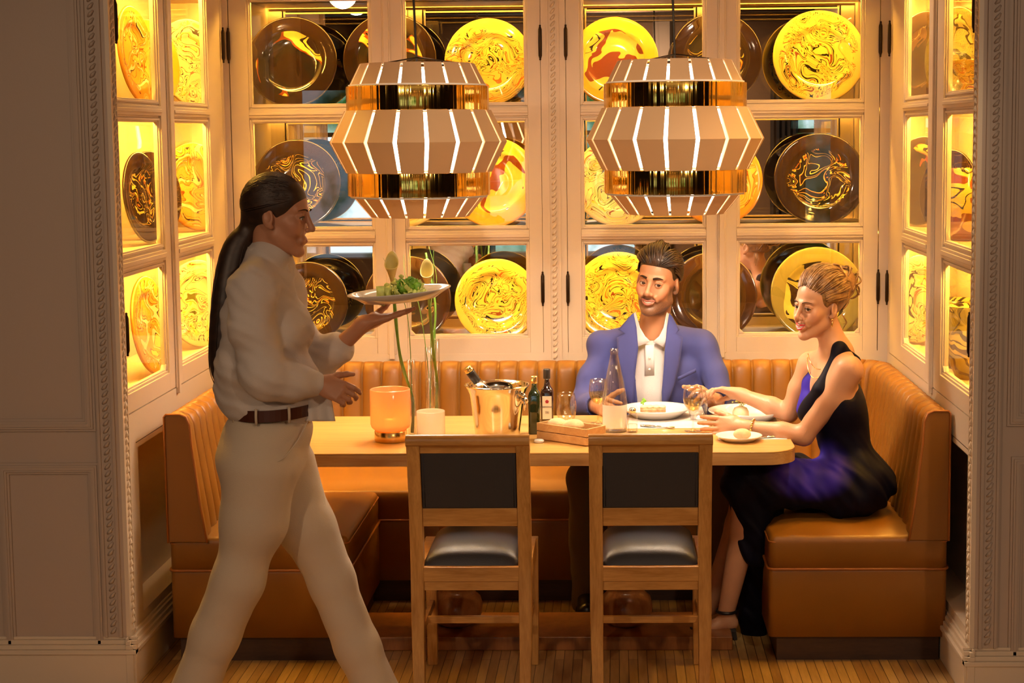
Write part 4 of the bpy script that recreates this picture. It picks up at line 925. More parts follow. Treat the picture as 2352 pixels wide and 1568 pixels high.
# ================================================================== organic surfaces: smooth unions of tapered forms, meshed by surface nets
def _np(v): return np.array([v[0], v[1], v[2]], dtype=np.float64)
class SDF:
    def __init__(s): s.pr = []; s.T = Matrix.Identity(4); s.fx = []
    def _p(s, v): return s.T @ Vector(v)
    def cone(s, a, b, ra, rb=None, k=.01, op=1):
        rb = ra if rb is None else rb; sc = s.T.to_scale()[0]
        s.pr.append(('c', _np(s._p(a)), _np(s._p(b)), ra*sc, rb*sc, k, op)); return s
    def ball(s, c, r, k=.01, op=1): return s.cone(c, c, r, r, k, op)
    def chain(s, pts, rs, k=.01, op=1):
        for i in range(len(pts)-1): s.cone(pts[i], pts[i+1], rs[i], rs[i+1], k, op)
        return s
    def ell(s, c, r, rot=(0, 0, 0), k=.01, op=1):
        R = rot if isinstance(rot, Matrix) else Euler([math.radians(a) for a in rot]).to_matrix()
        sc = s.T.to_scale()[0]; R = s.T.to_3x3().normalized() @ R
        s.pr.append(('e', _np(s._p(c)), np.array(R.transposed()), np.array(r)*sc, 0, k, op)); return s
    def box(s, c, h, rot=(0, 0, 0), rd=.005, k=.005, op=1):
        R = rot if isinstance(rot, Matrix) else Euler([math.radians(a) for a in rot]).to_matrix()
        sc = s.T.to_scale()[0]; R = s.T.to_3x3().normalized() @ R
        s.pr.append(('b', _np(s._p(c)), np.array(R.transposed()), np.array(h)*sc, rd, k, op)); return s
    def bounds(s):
        lo = np.full(3, 9.); hi = -lo
        for p in s.pr:
            if p[6] < 0: continue
            if p[0] == 'c': r = max(p[3], p[4]); a = np.minimum(p[1], p[2])-r; b = np.maximum(p[1], p[2])+r
            else: r = (np.abs(p[2].T) @ p[3]); a = p[1]-r; b = p[1]+r
            lo = np.minimum(lo, a); hi = np.maximum(hi, b)
        return lo, hi
    def field(s, lo, hi, h):
        n = np.ceil((hi-lo)/h).astype(int)+1
        ax = [(lo[i]+h*np.arange(n[i])).astype(np.float32) for i in range(3)]
        F = np.full(n, .25, np.float32)
        for t, a, b, c, d, k, op in s.pr:
            if t == 'c': r = max(c, d); pl = np.minimum(a, b)-r; ph = np.maximum(a, b)+r
            else: r = (np.abs(b.T) @ c); pl = a-r; ph = a+r
            pad = max(k, 0)+3.5*h
            i0 = np.maximum(np.floor((pl-pad-lo)/h).astype(int), 0); i1 = np.minimum(np.ceil((ph+pad-lo)/h).astype(int)+1, n)
            if (i1 <= i0).any(): continue
            X = ax[0][i0[0]:i1[0], None, None]; Y = ax[1][None, i0[1]:i1[1], None]; Z = ax[2][None, None, i0[2]:i1[2]]
            if t == 'c':
                ba = b-a; L2 = float(ba @ ba)
                if L2 < 1e-10: D = np.sqrt((X-a[0])**2+(Y-a[1])**2+(Z-a[2])**2)-c
                else:
                    tt = np.clip(((X-a[0])*ba[0]+(Y-a[1])*ba[1]+(Z-a[2])*ba[2])/L2, 0, 1)
                    D = np.sqrt((X-a[0]-tt*ba[0])**2+(Y-a[1]-tt*ba[1])**2+(Z-a[2]-tt*ba[2])**2)-(c+(d-c)*tt)
            else:
                x, y, z = X-a[0], Y-a[1], Z-a[2]
                q = [b[i, 0]*x+b[i, 1]*y+b[i, 2]*z for i in range(3)]
                if t == 'e':
                    k0 = np.sqrt((q[0]/c[0])**2+(q[1]/c[1])**2+(q[2]/c[2])**2); k1 = np.sqrt((q[0]/c[0]**2)**2+(q[1]/c[1]**2)**2+(q[2]/c[2]**2)**2)+1e-9
                    D = k0*(k0-1)/k1
                else:
                    e = [np.abs(q[i])-(c[i]-d) for i in range(3)]
                    D = np.sqrt(sum(np.maximum(v, 0)**2 for v in e))+np.minimum(np.maximum(np.maximum(e[0], e[1]), e[2]), 0)-d
            W = F[i0[0]:i1[0], i0[1]:i1[1], i0[2]:i1[2]]
            if op > 0:
                if k > 0: g = np.clip(.5+.5*(W-D)/k, 0, 1); W[...] = W*(1-g)+D*g-k*g*(1-g)
                else: W[...] = np.minimum(W, D)
            else:
                if k > 0: g = np.clip(.5+.5*(-D-W)/k, 0, 1); W[...] = W*(1-g)-D*g+k*g*(1-g)
                else: W[...] = np.maximum(W, -D)
        for f in s.fx: F = f(F, ax[0][:, None, None], ax[1][None, :, None], ax[2][None, None, :])
        return F
    def build(s, name, mt, parent, h=.004, fine=(), col=None, smooth_it=0, keep=None):
        """fine: list of (centre, half size, h) regions meshed finer"""
        lo, hi = s.bounds(); lo = lo-.02; hi = hi+.02
        V, Q = nets(s.field(lo, hi, h), lo, h)
        for c, hs, hh in fine:
            c = _np(c); hs = np.array(hs if hasattr(hs, '__len__') else (hs,)*3); a, b = c-hs, c+hs
            ce = V[Q].mean(1); Q = Q[~((ce > a).all(1) & (ce < b).all(1))]
            g0 = a-3*hh; v, q = nets(s.field(g0, b+3*hh, hh), g0, hh); ce = v[q].mean(1)
            q = q[(ce > a-hh*1.8).all(1) & (ce < b+hh*1.8).all(1)]; Q = np.vstack([Q, q+len(V)]); V = np.vstack([V, v])
        if keep is not None: Q = Q[keep(V[Q].mean(1))]
        used = np.unique(Q); mp = np.zeros(len(V), int); mp[used] = np.arange(len(used)); V = V[used]; Q = mp[Q]
        return npmesh(name, V, Q, mt, parent, col)
def nets(F, lo, h):
    S = F < 0; c = S[:-1, :-1, :-1].astype(np.int8)
    for dx, dy, dz in [(a, b, d) for a in (0, 1) for b in (0, 1) for d in (0, 1)][1:]:
        c = c + S[dx:F.shape[0]-1+dx, dy:F.shape[1]-1+dy, dz:F.shape[2]-1+dz]
    act = (c > 0) & (c < 8); I, J, K = np.nonzero(act); idx = np.full(act.shape, -1, np.int64); idx[I, J, K] = np.arange(len(I))
    cor = [(a, b, d) for a in (0, 1) for b in (0, 1) for d in (0, 1)]; val = {q: F[I+q[0], J+q[1], K+q[2]] for q in cor}
    pos = np.zeros((len(I), 3)); cnt = np.zeros(len(I))
    for q in cor:
        for ax in range(3):
            if q[ax]: continue
            r = list(q); r[ax] = 1; r = tuple(r); a, b = val[q], val[r]; m = (a < 0) != (b < 0)
            t = np.where(m, a/np.where(m, a-b, 1), 0)
            for k in range(3): pos[:, k] += np.where(m, q[k]+(t if k == ax else 0), 0)
            cnt += m
    V = (pos/np.maximum(cnt, 1)[:, None]+np.stack([I, J, K], 1))*h+lo
    Qs = []
    for ax in range(3):
        sl0 = [slice(None)]*3; sl1 = [slice(None)]*3; sl0[ax] = slice(0, -1); sl1[ax] = slice(1, None)
        A, B = S[tuple(sl0)], S[tuple(sl1)]; o = [k for k in range(3) if k != ax]
        e = np.stack(np.nonzero(A != B), 1); sg = A[tuple(e.T)]
        ok = np.ones(len(e), bool)
        for k in o: ok &= (e[:, k] >= 1) & (e[:, k] < F.shape[k]-1)
        e = e[ok]; sg = sg[ok]; q = []
        for du, dv in ((-1, -1), (0, -1), (0, 0), (-1, 0)):
            f = e.copy(); f[:, o[0]] += du; f[:, o[1]] += dv; q.append(idx[tuple(f.T)])
        q = np.stack(q, 1)
        flip = sg if ax != 1 else ~sg
        q[~flip] = q[~flip][:, ::-1]; Qs.append(q)
    return V, np.vstack(Qs)
def npmesh(name, V, Q, mt, parent, col=None):
    o0 = Vector((0, 0, 0)); p = parent
    while p is not None: o0 += Vector(p.location); p = p.parent
    me = bpy.data.meshes.new(name); me.vertices.add(len(V)); me.vertices.foreach_set('co', (V-_np(o0)).astype(np.float32).ravel())
    me.loops.add(len(Q)*4); me.loops.foreach_set('vertex_index', Q.astype(np.int32).ravel())
    me.polygons.add(len(Q)); me.polygons.foreach_set('loop_start', np.arange(len(Q), dtype=np.int32)*4)
    me.update(calc_edges=True); me.polygons.foreach_set('use_smooth', [True]*len(Q)); me.validate()
    if col is not None:
        a = me.color_attributes.new('Col', 'FLOAT_COLOR', 'POINT'); c = np.ones((len(me.vertices), 4), np.float32); c[:, :3] = col(V)[:len(me.vertices)]; a.data.foreach_set('color', c.ravel())
    me.materials.append(mt); o = bpy.data.objects.new(name, me); COL.objects.link(o); o.parent = parent; return o
def wrinkle(amp, seed, freq=40, zone=None, direc=(0, 0, 1)):
    """cloth folds as a smooth displacement of the field"""
    rs = np.random.RandomState(seed); ks = [(rs.randn(3)*.55+np.array(direc)*1.1)*freq*(.6+.8*rs.rand()) for _ in range(4)]; ph = rs.rand(4)*6
    def f(F, X, Y, Z):
        d = 0
        for k, p in zip(ks, ph): d = d+np.sin(k[0]*X+k[1]*Y+k[2]*Z+p+1.5*np.sin(.37*k[1]*X+.41*k[2]*Y+.29*k[0]*Z))
        w_ = 1 if zone is None else zone(X, Y, Z)
        return F+amp*d/2*w_
    return f
def sm(x, a, b):
    t = np.clip((x-a)/(b-a), 0, 1); return t*t*(3-2*t)
# ------------------------------------------------------------------ skin
def skin_mat(name):
    m = mat(name, (.6, .35, .25), .42, sss=.12, spec=.4, bump=.12, bscale=350); nt = m.node_tree; a = _n(nt, 'ShaderNodeAttribute', attribute_name='Col'); nt.links.new(a.outputs[0], nt.nodes['Principled BSDF'].inputs['Base Color']); return m
M['skin'] = skin_mat('skin')
M['brow'] = mat('eyebrow hair', (.03, .014, .007), .85, spec=.2)
M['sclera'] = mat('eye white', (.75, .70, .66), .15); M['iris'] = mat('brown iris', (.045, .020, .010), .1, coat=1); M['teeth'] = mat('teeth', (.85, .83, .80), .2)
def hair_mat(name, c1, c2, rough=.35):
    m = mat(name, c1, rough, spec=.6); nt = m.node_tree; b = nt.nodes['Principled BSDF']; tc = _n(nt, 'ShaderNodeTexCoord'); no = _n(nt, 'ShaderNodeTexNoise', i_Scale=45.0, i_Detail=3.0)
    r = _n(nt, 'ShaderNodeValToRGB'); e = r.color_ramp.elements; e[0].position = .38; e[1].position = .66; e[0].color = c4(c1); e[1].color = c4(c2)
    nt.links.new(tc.outputs['Object'], no.inputs['Vector']); nt.links.new(no.outputs[0], r.inputs[0]); nt.links.new(r.outputs[0], b.inputs['Base Color']); return m
M['hair_dark'] = hair_mat('dark brown hair', (.020, .009, .004), (.055, .024, .010)); M['hair_w'] = hair_mat('deep brown sleek hair', (.018, .007, .003), (.04, .016, .007), .48); M['hair_gold'] = hair_mat('golden brown hair', (.13, .055, .014), (.36, .19, .06), .35)
def frame(loc, fwd, up=(0, 0, 1), s=1):
    y = Vector(fwd).normalized(); z = Vector(up); z = (z-y*z.dot(y)).normalized(); x = y.cross(z)
    m = Matrix((x, y, z)).transposed().to_4x4(); m = Matrix.Translation(loc) @ m @ Matrix.Scale(s, 4); return m
def head(B, T, sex='m', open_=.0045, smile=.006, mz=0):
    """adds head forms to B in frame T (face towards +y, +z up)"""
    B.T = T; w = 1.0 if sex == 'm' else .93
    B.ell((0, -.012, .035), (.075*w, .095, .086), k=.01); B.ell((0, .026, -.030), (.058*w, .062, .086), k=.025); B.ell((0, .042, .045), (.056*w, .042, .050), k=.02)
    jr = .020 if sex == 'm' else .0145; gx, gy, gz = (.050, .004, -.066) if sex == 'm' else (.045, .010, -.057)
    for s in (-1, 1):
        B.cone((s*gx*w, gy, gz), (s*.016*w, .072, -.102), jr, jr*.8, k=.026)
        B.ball((s*.041*w, .058, -.018), .022, k=.02); B.ball((s*.036*w, .068, -.036), .016, k=.018)
        B.cone((s*.010, .087, .026), (s*.044*w, .070, .027), .009 if sex == 'm' else .006, .008 if sex == 'm' else .006, k=.012)
    B.ball((0, .077, -.103), .0175 if sex == 'm' else .0145, k=.014)
    for s in (-1, 1):
        B.ball((s*.031*w, .100, .006), .0165, k=.012, op=-1); B.ball((s*.031*w, .0768, .0045), .0143, k=.004); B.ell((s*.0315*w, .0925, .0040), (.0128, .0125, .0053 if sex == 'm' else .0058), (0, s*4, -s*15), k=.0015, op=-1)
    B.cone((0, .088, .020), (0, .110, -.024), .0070, .0095, k=.012); B.ball((0, .112, -.029), .0105 if sex == 'm' else .0092, k=.007)
    for s in (-1, 1):
        B.ball((s*.0120, .101, -.033), .0075, k=.007); B.ball((s*.0058, .1085, -.0405), .0036, k=.002, op=-1)
        e = .031*w
        B.chain([(s*(e-.015), .082, .008), (s*(e-.006), .0875, .0165), (s*(e+.006), .0865, .0170), (s*(e+.0155), .0755, .0110)], [.0020, .0022, .0022, .002], k=.005)
        # cheek fold
        if open_: B.chain([(s*.026, .090, -.043), (s*.034*w, .080, -.060)], [.006, .004], k=.012)
    zm = -.0665
    B.ell((0, .0905-mz, zm), (.024, .012, .013), k=.012)
    if open_: B.ell((0, .100, zm+.001+smile*.3), (.0225, .017, open_+.0015), k=.002, op=-1)
    for s in (-1, 1):
        B.ell((s*.0765*w, -.010, -.002), (.0075, .019, .031), (8, s*-4, s*-16), k=.006); B.ell((s*.0840*w, -.008, .003), (.0050, .0105, .017), (8, 0, s*-16), k=.004, op=-1); B.ball((s*.0745*w, .002, -.029), .0078, k=.008)
    B.T = Matrix.Identity(4)
def face_parts(T, par, sex='m', gaze=(0, 1, 0), lipcol=None, browm=None, smile=.007, open_=.0045, mz=0):
    w = 1.0 if sex == 'm' else .93; L = lambda v: T @ Vector(v); sc = T.to_scale()[0]; Rt = T.to_3x3().normalized()
    for s in (-1, 1):
        e = .031*w; c = Vector((s*e, .0768, .0045)); b = MB(); b.ball(L(c), .0126*sc, 24, 16); eo = b.build('eye', M['sclera'], par)
        g = Vector(gaze).normalized(); q = g.to_track_quat('Z', 'Y').to_matrix(); b = MB(); pr = [(.0001, .01325), (.0024, .0132), (.0056, .0121), (.0066, .0113)]
        m0 = MB().lathe([(r*sc, z*sc) for r, z in pr], 20); b.add([L(c)+Rt @ (q @ v) for v in m0.v], m0.f, True); b.build('iris', M['iris'], eo)
        # brow
        br = .0036 if sex == 'm' else .0020; zb = .0285 if sex == 'm' else .0275; b = MB()
        bp = smooth_curve([(s*.013, .0965, zb-.001), (s*.024, .0972, zb+.0025), (s*.036*w, .0900, zb+.0035), (s*.049*w, .0745, zb-.002)], 5); n = len(bp)
        b.tube([L(p) for p in bp], [sc*br*(.75+.5*math.sin(PI*min(1, (i+3)/n)))*(1-.7*(i/n)**3) for i in range(n)], 8); b.build('eyebrow', browm or M['brow'], par)
        b = MB(); lp = smooth_curve([(s*(e-.0125), .0862, .0035), (s*(e-.005), .0912, .0092), (s*(e+.007), .0900, .0093), (s*(e+.0145), .0815, .0045)], 4); b.tube([L(p) for p in lp], .0010*sc if sex == 'm' else .0017*sc, 6); b.build('eyelashes', M['hair_dark'], par)
    zm = -.0665; n = 14; W = .0285 if open_ else .0245
    def lip(z0, thick, up, nm):
        pts = []; rs = []
        for i in range(n+1):
            u = -1+2*i/n; x = u*W; y = .1005-mz-.0165*u*u-.0018*abs(u); z = zm+z0*(1-u*u)+smile*u*u*(1 if True else 0)
            if up: z += .0008*(1-abs(u))*(-1 if abs(u) < .18 else 1)
            pts.append(L((x, y, z))); rs.append(sc*(thick*(1-u*u)**.6+.0010))
        MB().tube(pts, rs, 10).build(nm, lipcol, par)
    lip(open_+.0014, .0026 if sex != 'm' else .0026, True, 'upper_lip'); lip(-open_-.0014, .0034 if sex != 'm' else .0034, False, 'lower_lip')
    if open_:
        b = MB(); vs = []
        for i in range(13):
            u = -1+2*i/12; x = u*.0225; y = .1003-.0155*u*u
            for z in (zm+open_+.001+smile*u*u*.6, zm-open_*.55*(1-u*u)+smile*u*u*.75): vs.append(L((x, y, z)))
        b.add(vs, [(2*k, 2*k+2, 2*k+3, 2*k+1) for k in range(12)], True); b.build('teeth', M['teeth'], par, solid=.002)
def strands(mb, T, C, R, pairs, lift=lambda t: 1.0, th=.0014, n=9, sides=4, wav=0.0, rnd=None):
    """hair locks on an ellipsoid scalp (centre C, radii R in frame T): each pair = (unit direction root, unit direction tip, lift scale)"""
    rnd = rnd or random
    for d0, d1, lf in pairs:
        d0 = Vector(d0).normalized(); d1 = Vector(d1).normalized(); q0 = rnd.random()*6; pts = []
        ax = d0.cross(d1)
        for i in range(n):
            t = i/(n-1); d = d0.slerp(d1, t) if ax.length > 1e-4 else d0; f = 1+(lift(t)-1)*lf
            d = (d+Vector((math.sin(q0+t*5), math.cos(q0*2+t*4), math.sin(q0*3+t*6)))*wav).normalized()
            pts.append(T @ (Vector(C)+Vector((d.x*R[0]*f, d.y*R[1]*f, d.z*R[2]*f))))
        mb.tube(pts, [th*(.55+.9*math.sin(PI*min(.999, .12+.88*i/(n-1)))) for i in range(n)], sides, caps=False)
def hand(B, wrist, fwd, palm, thumb=1, curl=(.4, .4, .45, .5), thumbcurl=.3, s=1.0, spread=.06, forearm_r=.026, kn=None, td=(.62, .72, .30)):
    """wrist point, finger direction, palm normal (the way the palm faces); thumb=+1/-1 picks the side"""
    F = Vector(fwd).normalized(); N = Vector(palm); N = (N-F*N.dot(F)).normalized(); W = F.cross(N)*thumb; w0 = Vector(wrist)
    B.T = Matrix.Identity(4)
    def pt(f, w_, n): return w0+F*(f*s)+W*(w_*s)+N*(n*s)
    B.ell(pt(.045, .002, .0), (.050*s, .038*s, .0145*s), Matrix((F, W, N)).transposed(), k=.014)
    B.cone(pt(-.01, 0, 0), pt(.03, 0, 0), forearm_r*.92, .020*s, k=.02)
    for w_ in (.026, .009, -.009, -.025): B.cone(pt(.035, w_*.6, -.001), pt(.080-.006*abs(w_-.009)/.03, w_, -.002), .011*s, .0098*s, k=.010)
    B.ball(pt(.03, .026, .010), .016*s, k=.015)
    for i, (w_, ln) in enumerate(((.0285, .072), (.0095, .080), (-.0095, .074), (-.027, .058))):
        p = pt(.084-(.008 if i == 3 else .003 if i in (0, 2) else 0), w_, -.001); a = curl[i]*.75 if kn is None else kn[i]; d = (F+W*(spread*(1.2-i*.8))).normalized(); tot = a; q = [p]; rs = [.0092*s]
        for k, (fr, mult) in enumerate(((.44, 0), (.31, 1.25), (.25, .9))):
            tot += curl[i]*mult; dd = (d*math.cos(tot)+N*math.sin(tot)).normalized(); p = p+dd*(ln*fr*s); q.append(p); rs.append((.0083, .0075, .0062)[k]*s)
        B.chain(q, rs, k=.0035)
    p = pt(.026, .028, .008); d = (F*td[0]+W*td[1]+N*td[2]).normalized(); q = [p]; rs = [.0125*s]; 
    for k, (ln, bend) in enumerate(((.034, 0), (.030, .5), (.024, .5))):
        d = (d+(N*.8+F*.5-W*.5)*thumbcurl*bend).normalized(); p = p+d*(ln*s); q.append(p); rs.append((.0105, .0092, .0072)[k]*s)
    B.chain(q, rs, k=.006)
    return pt
def limb(B, pts, rs, k=.02): B.chain([Vector(p) for p in pts], rs, k)
# ================================================================== people
def Pm(*q): return [P(*a) for a in q]
M['lip_red'] = mat('red lipstick', (.45, .012, .015), .3, coat=.3); M['lip'] = mat('natural lips', (.33, .10, .07), .45)
M['blazer'] = mat('blue blazer wool', (.040, .050, .21), .8, sheen=.05, bump=.12, bscale=800, var=.06)
M['lapel_edge'] = mat('blazer seam', (.03, .035, .13), .8)
M['polo'] = mat('white polo cotton', (.60, .58, .60), .8, bump=.3, bscale=500)
M['trousers'] = mat('brown trousers', (.13, .085, .035), .85, bump=.3, bscale=300)
M['dress'] = mat('dark navy dress satin', (.01, .01, .03), .62, spec=.12)
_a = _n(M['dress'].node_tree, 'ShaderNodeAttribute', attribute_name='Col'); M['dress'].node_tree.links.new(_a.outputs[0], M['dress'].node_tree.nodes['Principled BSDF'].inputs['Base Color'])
M['lining'] = mat('royal blue satin', (.035, .022, .30), .42, sheen=.3)
M['shirt_w'] = mat('white cotton shirt', (.60, .54, .50), .85, bump=.3, bscale=350)
M['pants_w'] = mat('cream cotton trousers', (.60, .50, .38), .85, bump=.3, bscale=350)
M['belt'] = mat('brown leather belt', (.07, .018, .008), .4)
M['shoe'] = mat('black leather shoe', (.012, .010, .010), .3)

# ------------------------------------------------------------------ seated woman in the dark dress
wo = thing('person', 'seated woman in a sleeveless dark navy dress with an updo, smiling and touching a hand', 'person', (.86, -1.05, .46))
WH = frame(P(1881, 703, -1.10), (-.80, -.60, -.06), (.17, .02, 1), .95)
B = SDF(); head(B, WH, 'f', .0062, .012)
chin = lambda v: WH @ Vector(v)
nb = P(1922, 806, -1.09); hip = P(1985, 1120, -1.08); chest = P(1910, 905, -1.12)
B.cone(chin((0, -.028, -.055)), nb, .046, .048, k=.02)
sL, sR = P(1950, 850, -1.235), P(1862, 838, -.945)
eL, wL = P(1846, 1000, -1.20), P(1704, 980, -1.13)
eR, wR = P(1812, 948, -.92), P(1700, 905, -.84)
# shoulders, chest, back
B.cone(nb+Vector((0, 0, -.015)), sL+Vector((0, .02, 0)), .046, .046, k=.04); B.cone(nb+Vector((0, 0, -.015)), sR, .046, .044, k=.04)
B.ell(chest+Vector((.015, 0, .0)), (.085, .145, .12), (0, -22, 0), k=.06); B.ell(P(1935, 1000, -1.09), (.072, .100, .12), (0, -12, 0), k=.05)
B.ell(P(1965, 1100, -1.08), (.10, .14, .09), k=.05)
for yy in (-1.165, -1.035): B.ball(P(1870, 940, yy), .044, k=.04)
limb(B, [sL, sL.lerp(eL, .45)+Vector((.004, -.004, 0)), eL], [.050, .042, .034], .02); limb(B, [eL, eL.lerp(wL, .35), wL], [.035, .036, .023], .015)
limb(B, [sR, sR.lerp(eR, .5), eR], [.046, .040, .033], .02); limb(B, [eR, eR.lerp(wR, .35), wR], [.034, .034, .022], .015)
# hands: left around the wine glass, right reaching to the hand of the man
gl = at(1592, 990)
hL = wL; hand(B, hL, Vector((-1, .22, .0)), (.10, 1, -.35), -1, (.10, .14, .2, .26), .15, .98, .06, .022, kn=(.05, .08, .1, .14), td=(.88, .38, .28))
tgt = P(1612, 884, -.80); hand(B, wR, tgt-wR, (-.2, -.25, -1), -1, (.25, .35, .45, .5), .25, .90, .03, .021, td=(.82, .42, .42))
# legs
kL, aL = P(1716, 1105, -1.17), P(1668, 1405, -1.13); kR, aR = P(1722, 1090, -1.0), P(1618, 1420, -.96)
limb(B, [P(1960, 1120, -1.16), kL], [.085, .058], .03); limb(B, [kL, kL.lerp(aL, .35)+Vector((.018, 0, 0)), aL], [.054, .050, .030], .02)
limb(B, [P(1960, 1120, -1.0), kR], [.085, .058], .03); limb(B, [kR, kR.lerp(aR, .35)+Vector((.018, 0, 0)), aR], [.054, .048, .029], .02)
fL, fR = aL+Vector((-.125, -.02, -.075)), aR+Vector((-.12, -.03, -.06))
for a, f in ((aL, fL), (aR, fR)): B.cone(a+Vector((.012, 0, -.03)), a+Vector((.018, 0, -.04)), .026, .026, k=.015); B.cone(a+Vector((0, 0, -.035)), f, .026, .021, k=.02)
def skincol(base, blush=(.62, .26, .19), T=None, beard=None):
    Ti = np.array(T.inverted()) if T is not None else None
    def f(V):
        C = np.tile(np.array(base, np.float32), (len(V), 1)); n_ = .5+.5*np.sin(V[:, 0]*70+np.sin(V[:, 1]*90))*np.sin(V[:, 2]*80); C *= (1-.05*n_[:, None])
        if Ti is not None:
            q = V @ Ti[:3, :3].T+Ti[:3, 3]; b = np.array(blush, np.float32)
            for s in (-1, 1):
                w_ = .55*np.exp(-((q[:, 0]-s*.042)**2+(q[:, 1]-.065)**2+(q[:, 2]+.024)**2)/.019**2)[:, None]; C = C*(1-w_)+b*w_
            if beard is not None:
                jaw = sm(-q[:, 2], .052, .066)*sm(q[:, 1], -.012, .012)*(1-sm(-q[:, 2], .118, .135))
                side = sm(np.abs(q[:, 0]), .046, .056)*sm(-q[:, 2], -.004, .02)*sm(q[:, 1], -.004, .006)*(1-sm(q[:, 1], .030, .045)); must = np.exp(-((q[:, 2]+.0515)/.0055)**2)*sm(q[:, 1], .07, .08)*(1-sm(np.abs(q[:, 0]), .028, .034))
                mouth = np.exp(-((q[:, 0]/.026)**2+((q[:, 2]+.066)/.008)**2))
                w_ = np.clip(np.maximum(np.maximum(jaw, side), must)*(1-.8*mouth), 0, 1)[:, None]*.80*(.78+.3*np.random.RandomState(1).rand(len(V), 1)); C = C*(1-w_)+np.array(beard, np.float32)*w_
        return C
    return f
# trim hidden volume under the dress by keeping everything: one continuous body
B.build('body', M['skin'], wo, h=.0048, fine=[(WH.translation+Vector((-.01, 0, -.01)), .135, .0021), (hL+Vector((-.10, .02, 0)), (.12, .09, .09), .0024), (wR+Vector((-.08, 0, 0)), (.11, .09, .09), .0024)], col=skincol((.56, .29, .165), (.58, .19, .12), WH))
face_parts(WH, wo, 'f', (-.35, .9, -.02), M['lip_red'], mat('brown brow hair', (.07, .03, .012), .6), .012, .0062)
# dress: bodice and skirt
D = SDF()
D.ell(chest+Vector((.022, 0, -.02)), (.092, .150, .125), (0, -22, 0), k=.05); D.ell(P(1937, 1000, -1.09), (.094, .124, .14), (0, -12, 0), k=.06); D.ell(P(1972, 1105, -1.08), (.135, .175, .115), k=.06)
for yy in (-1.17, -1.03): D.ball(P(1872, 942, yy), .050, k=.05)
D.cone(P(1960, 1115, -1.17), kL+Vector((0, 0, .0)), .105, .078, k=.05); D.cone(P(1960, 1115, -1.0), kR, .105, .078, k=.05); D.cone(kL, P(1735, 1270, -1.16), .08, .055, k=.05)
D.cone(P(1750, 1110, -1.08), P(1740, 1300, -1.06), .085, .06, k=.05); D.chain([P(1742, 1250, -1.07), P(1735, 1400, -1.05), P(1725, 1490, -1.04)], [.075, .052, .045], k=.05); D.cone(P(1700, 1120, -1.10), P(1708, 1200, -1.05), .05, .03, k=.04)
# straps: wide halter straps over the shoulders
for pts in ([P(1852, 950, -1.17), P(1885, 895, -1.22), P(1928, 800, -1.16), P(1962, 830, -1.12)], [P(1846, 940, -1.03), P(1860, 880, -1.0), P(1905, 796, -1.02), P(1955, 828, -1.06)]):
    D.chain(pts, [.026, .022, .020, .024], k=.03)
# neckline and armholes
D.ell(P(1890, 868, -1.12)+Vector((-.045, -.0, .02)), (.10, .040, .095), (0, -20, 0), k=.008, op=-1)
D.chain([P(1850, 1010, -1.13), P(1860, 930, -1.12), P(1890, 850, -1.12)], [.004, .022, .06], k=.006, op=-1)
D.ell(sL+Vector((.0, -.035, -.02)), (.058, .055, .085), (0, -20, 0), k=.008, op=-1); D.ell(sR+Vector((0, .04, -.02)), (.058, .05, .085), k=.008, op=-1)
D.fx.append(wrinkle(.0075, 5, 24, lambda X, Y, Z: np.clip((.80-Z)/.15, .12, 1), (1.3, .5, .3))); D.fx.append(wrinkle(.003, 9, 50, lambda X, Y, Z: np.clip((.80-Z)/.15, .1, 1), (1.2, .3, .5)))
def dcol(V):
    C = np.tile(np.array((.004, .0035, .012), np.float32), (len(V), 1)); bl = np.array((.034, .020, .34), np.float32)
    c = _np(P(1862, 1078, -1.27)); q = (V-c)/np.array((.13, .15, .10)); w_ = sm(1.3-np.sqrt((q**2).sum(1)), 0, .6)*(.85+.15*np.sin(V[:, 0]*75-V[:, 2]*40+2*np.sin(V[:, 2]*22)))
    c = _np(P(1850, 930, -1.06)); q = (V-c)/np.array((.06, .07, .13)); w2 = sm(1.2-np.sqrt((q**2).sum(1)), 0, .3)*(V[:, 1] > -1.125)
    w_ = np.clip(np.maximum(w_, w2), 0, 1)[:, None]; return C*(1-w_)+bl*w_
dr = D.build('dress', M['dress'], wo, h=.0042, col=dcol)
# hair: swept up into a loose curled bun
C0, R0 = (0, -.014, .037), (.0735, .099, .090)
H = SDF(); H.T = WH
H.ell((0, -.020, .045), (.078, .098, .092), k=.02); H.ell((0, -.085, .050), (.055, .050, .058), k=.03); H.ell((0, -.120, .076), (.054, .050, .054), k=.03); H.ell((0, -.02, .095), (.055, .07, .035), k=.03)
H.ell((0, .085, -.045), (.075, .088, .085), k=.010, op=-1); H.ell((0, .06, -.075), (.09, .085, .060), k=.015, op=-1)
for s in (-1, 1): H.ell((s*.085, .000, -.010), (.03, .022, .034), k=.008, op=-1)
H.ball((0, -.10, -.075), .05, k=.02, op=-1)
H.build('hair', M['hair_gold'], wo, h=.0028)
R = random.Random(5); mb = MB(); pr = []
for i in range(420):
    a = R.uniform(-1.35, 1.35); el = .42+.12*math.cos(a)+R.uniform(-.03, .42)
    d0 = (math.sin(a)*.95, math.cos(a)*.86, el-.30*abs(math.sin(a))); d1 = (math.sin(a)*.35+R.uniform(-.1, .1), -.95, .50+R.uniform(-.25, .35)); pr.append((d0, d1, R.uniform(.6, 1.3)))
for i in range(260):
    s = R.choice((-1, 1)); pr.append(((s*.93, .42+R.uniform(-.35, .08), .12+R.uniform(-.18, .45)), (s*R.uniform(.2, .5), -.95, .25+R.uniform(-.25, .3)), .35))
for i in range(60):
    a = R.uniform(-.9, .9); pr.append(((math.sin(a), -.75, -.62), (math.sin(a)*.3, -.95, .35+R.uniform(-.1, .2)), .5))
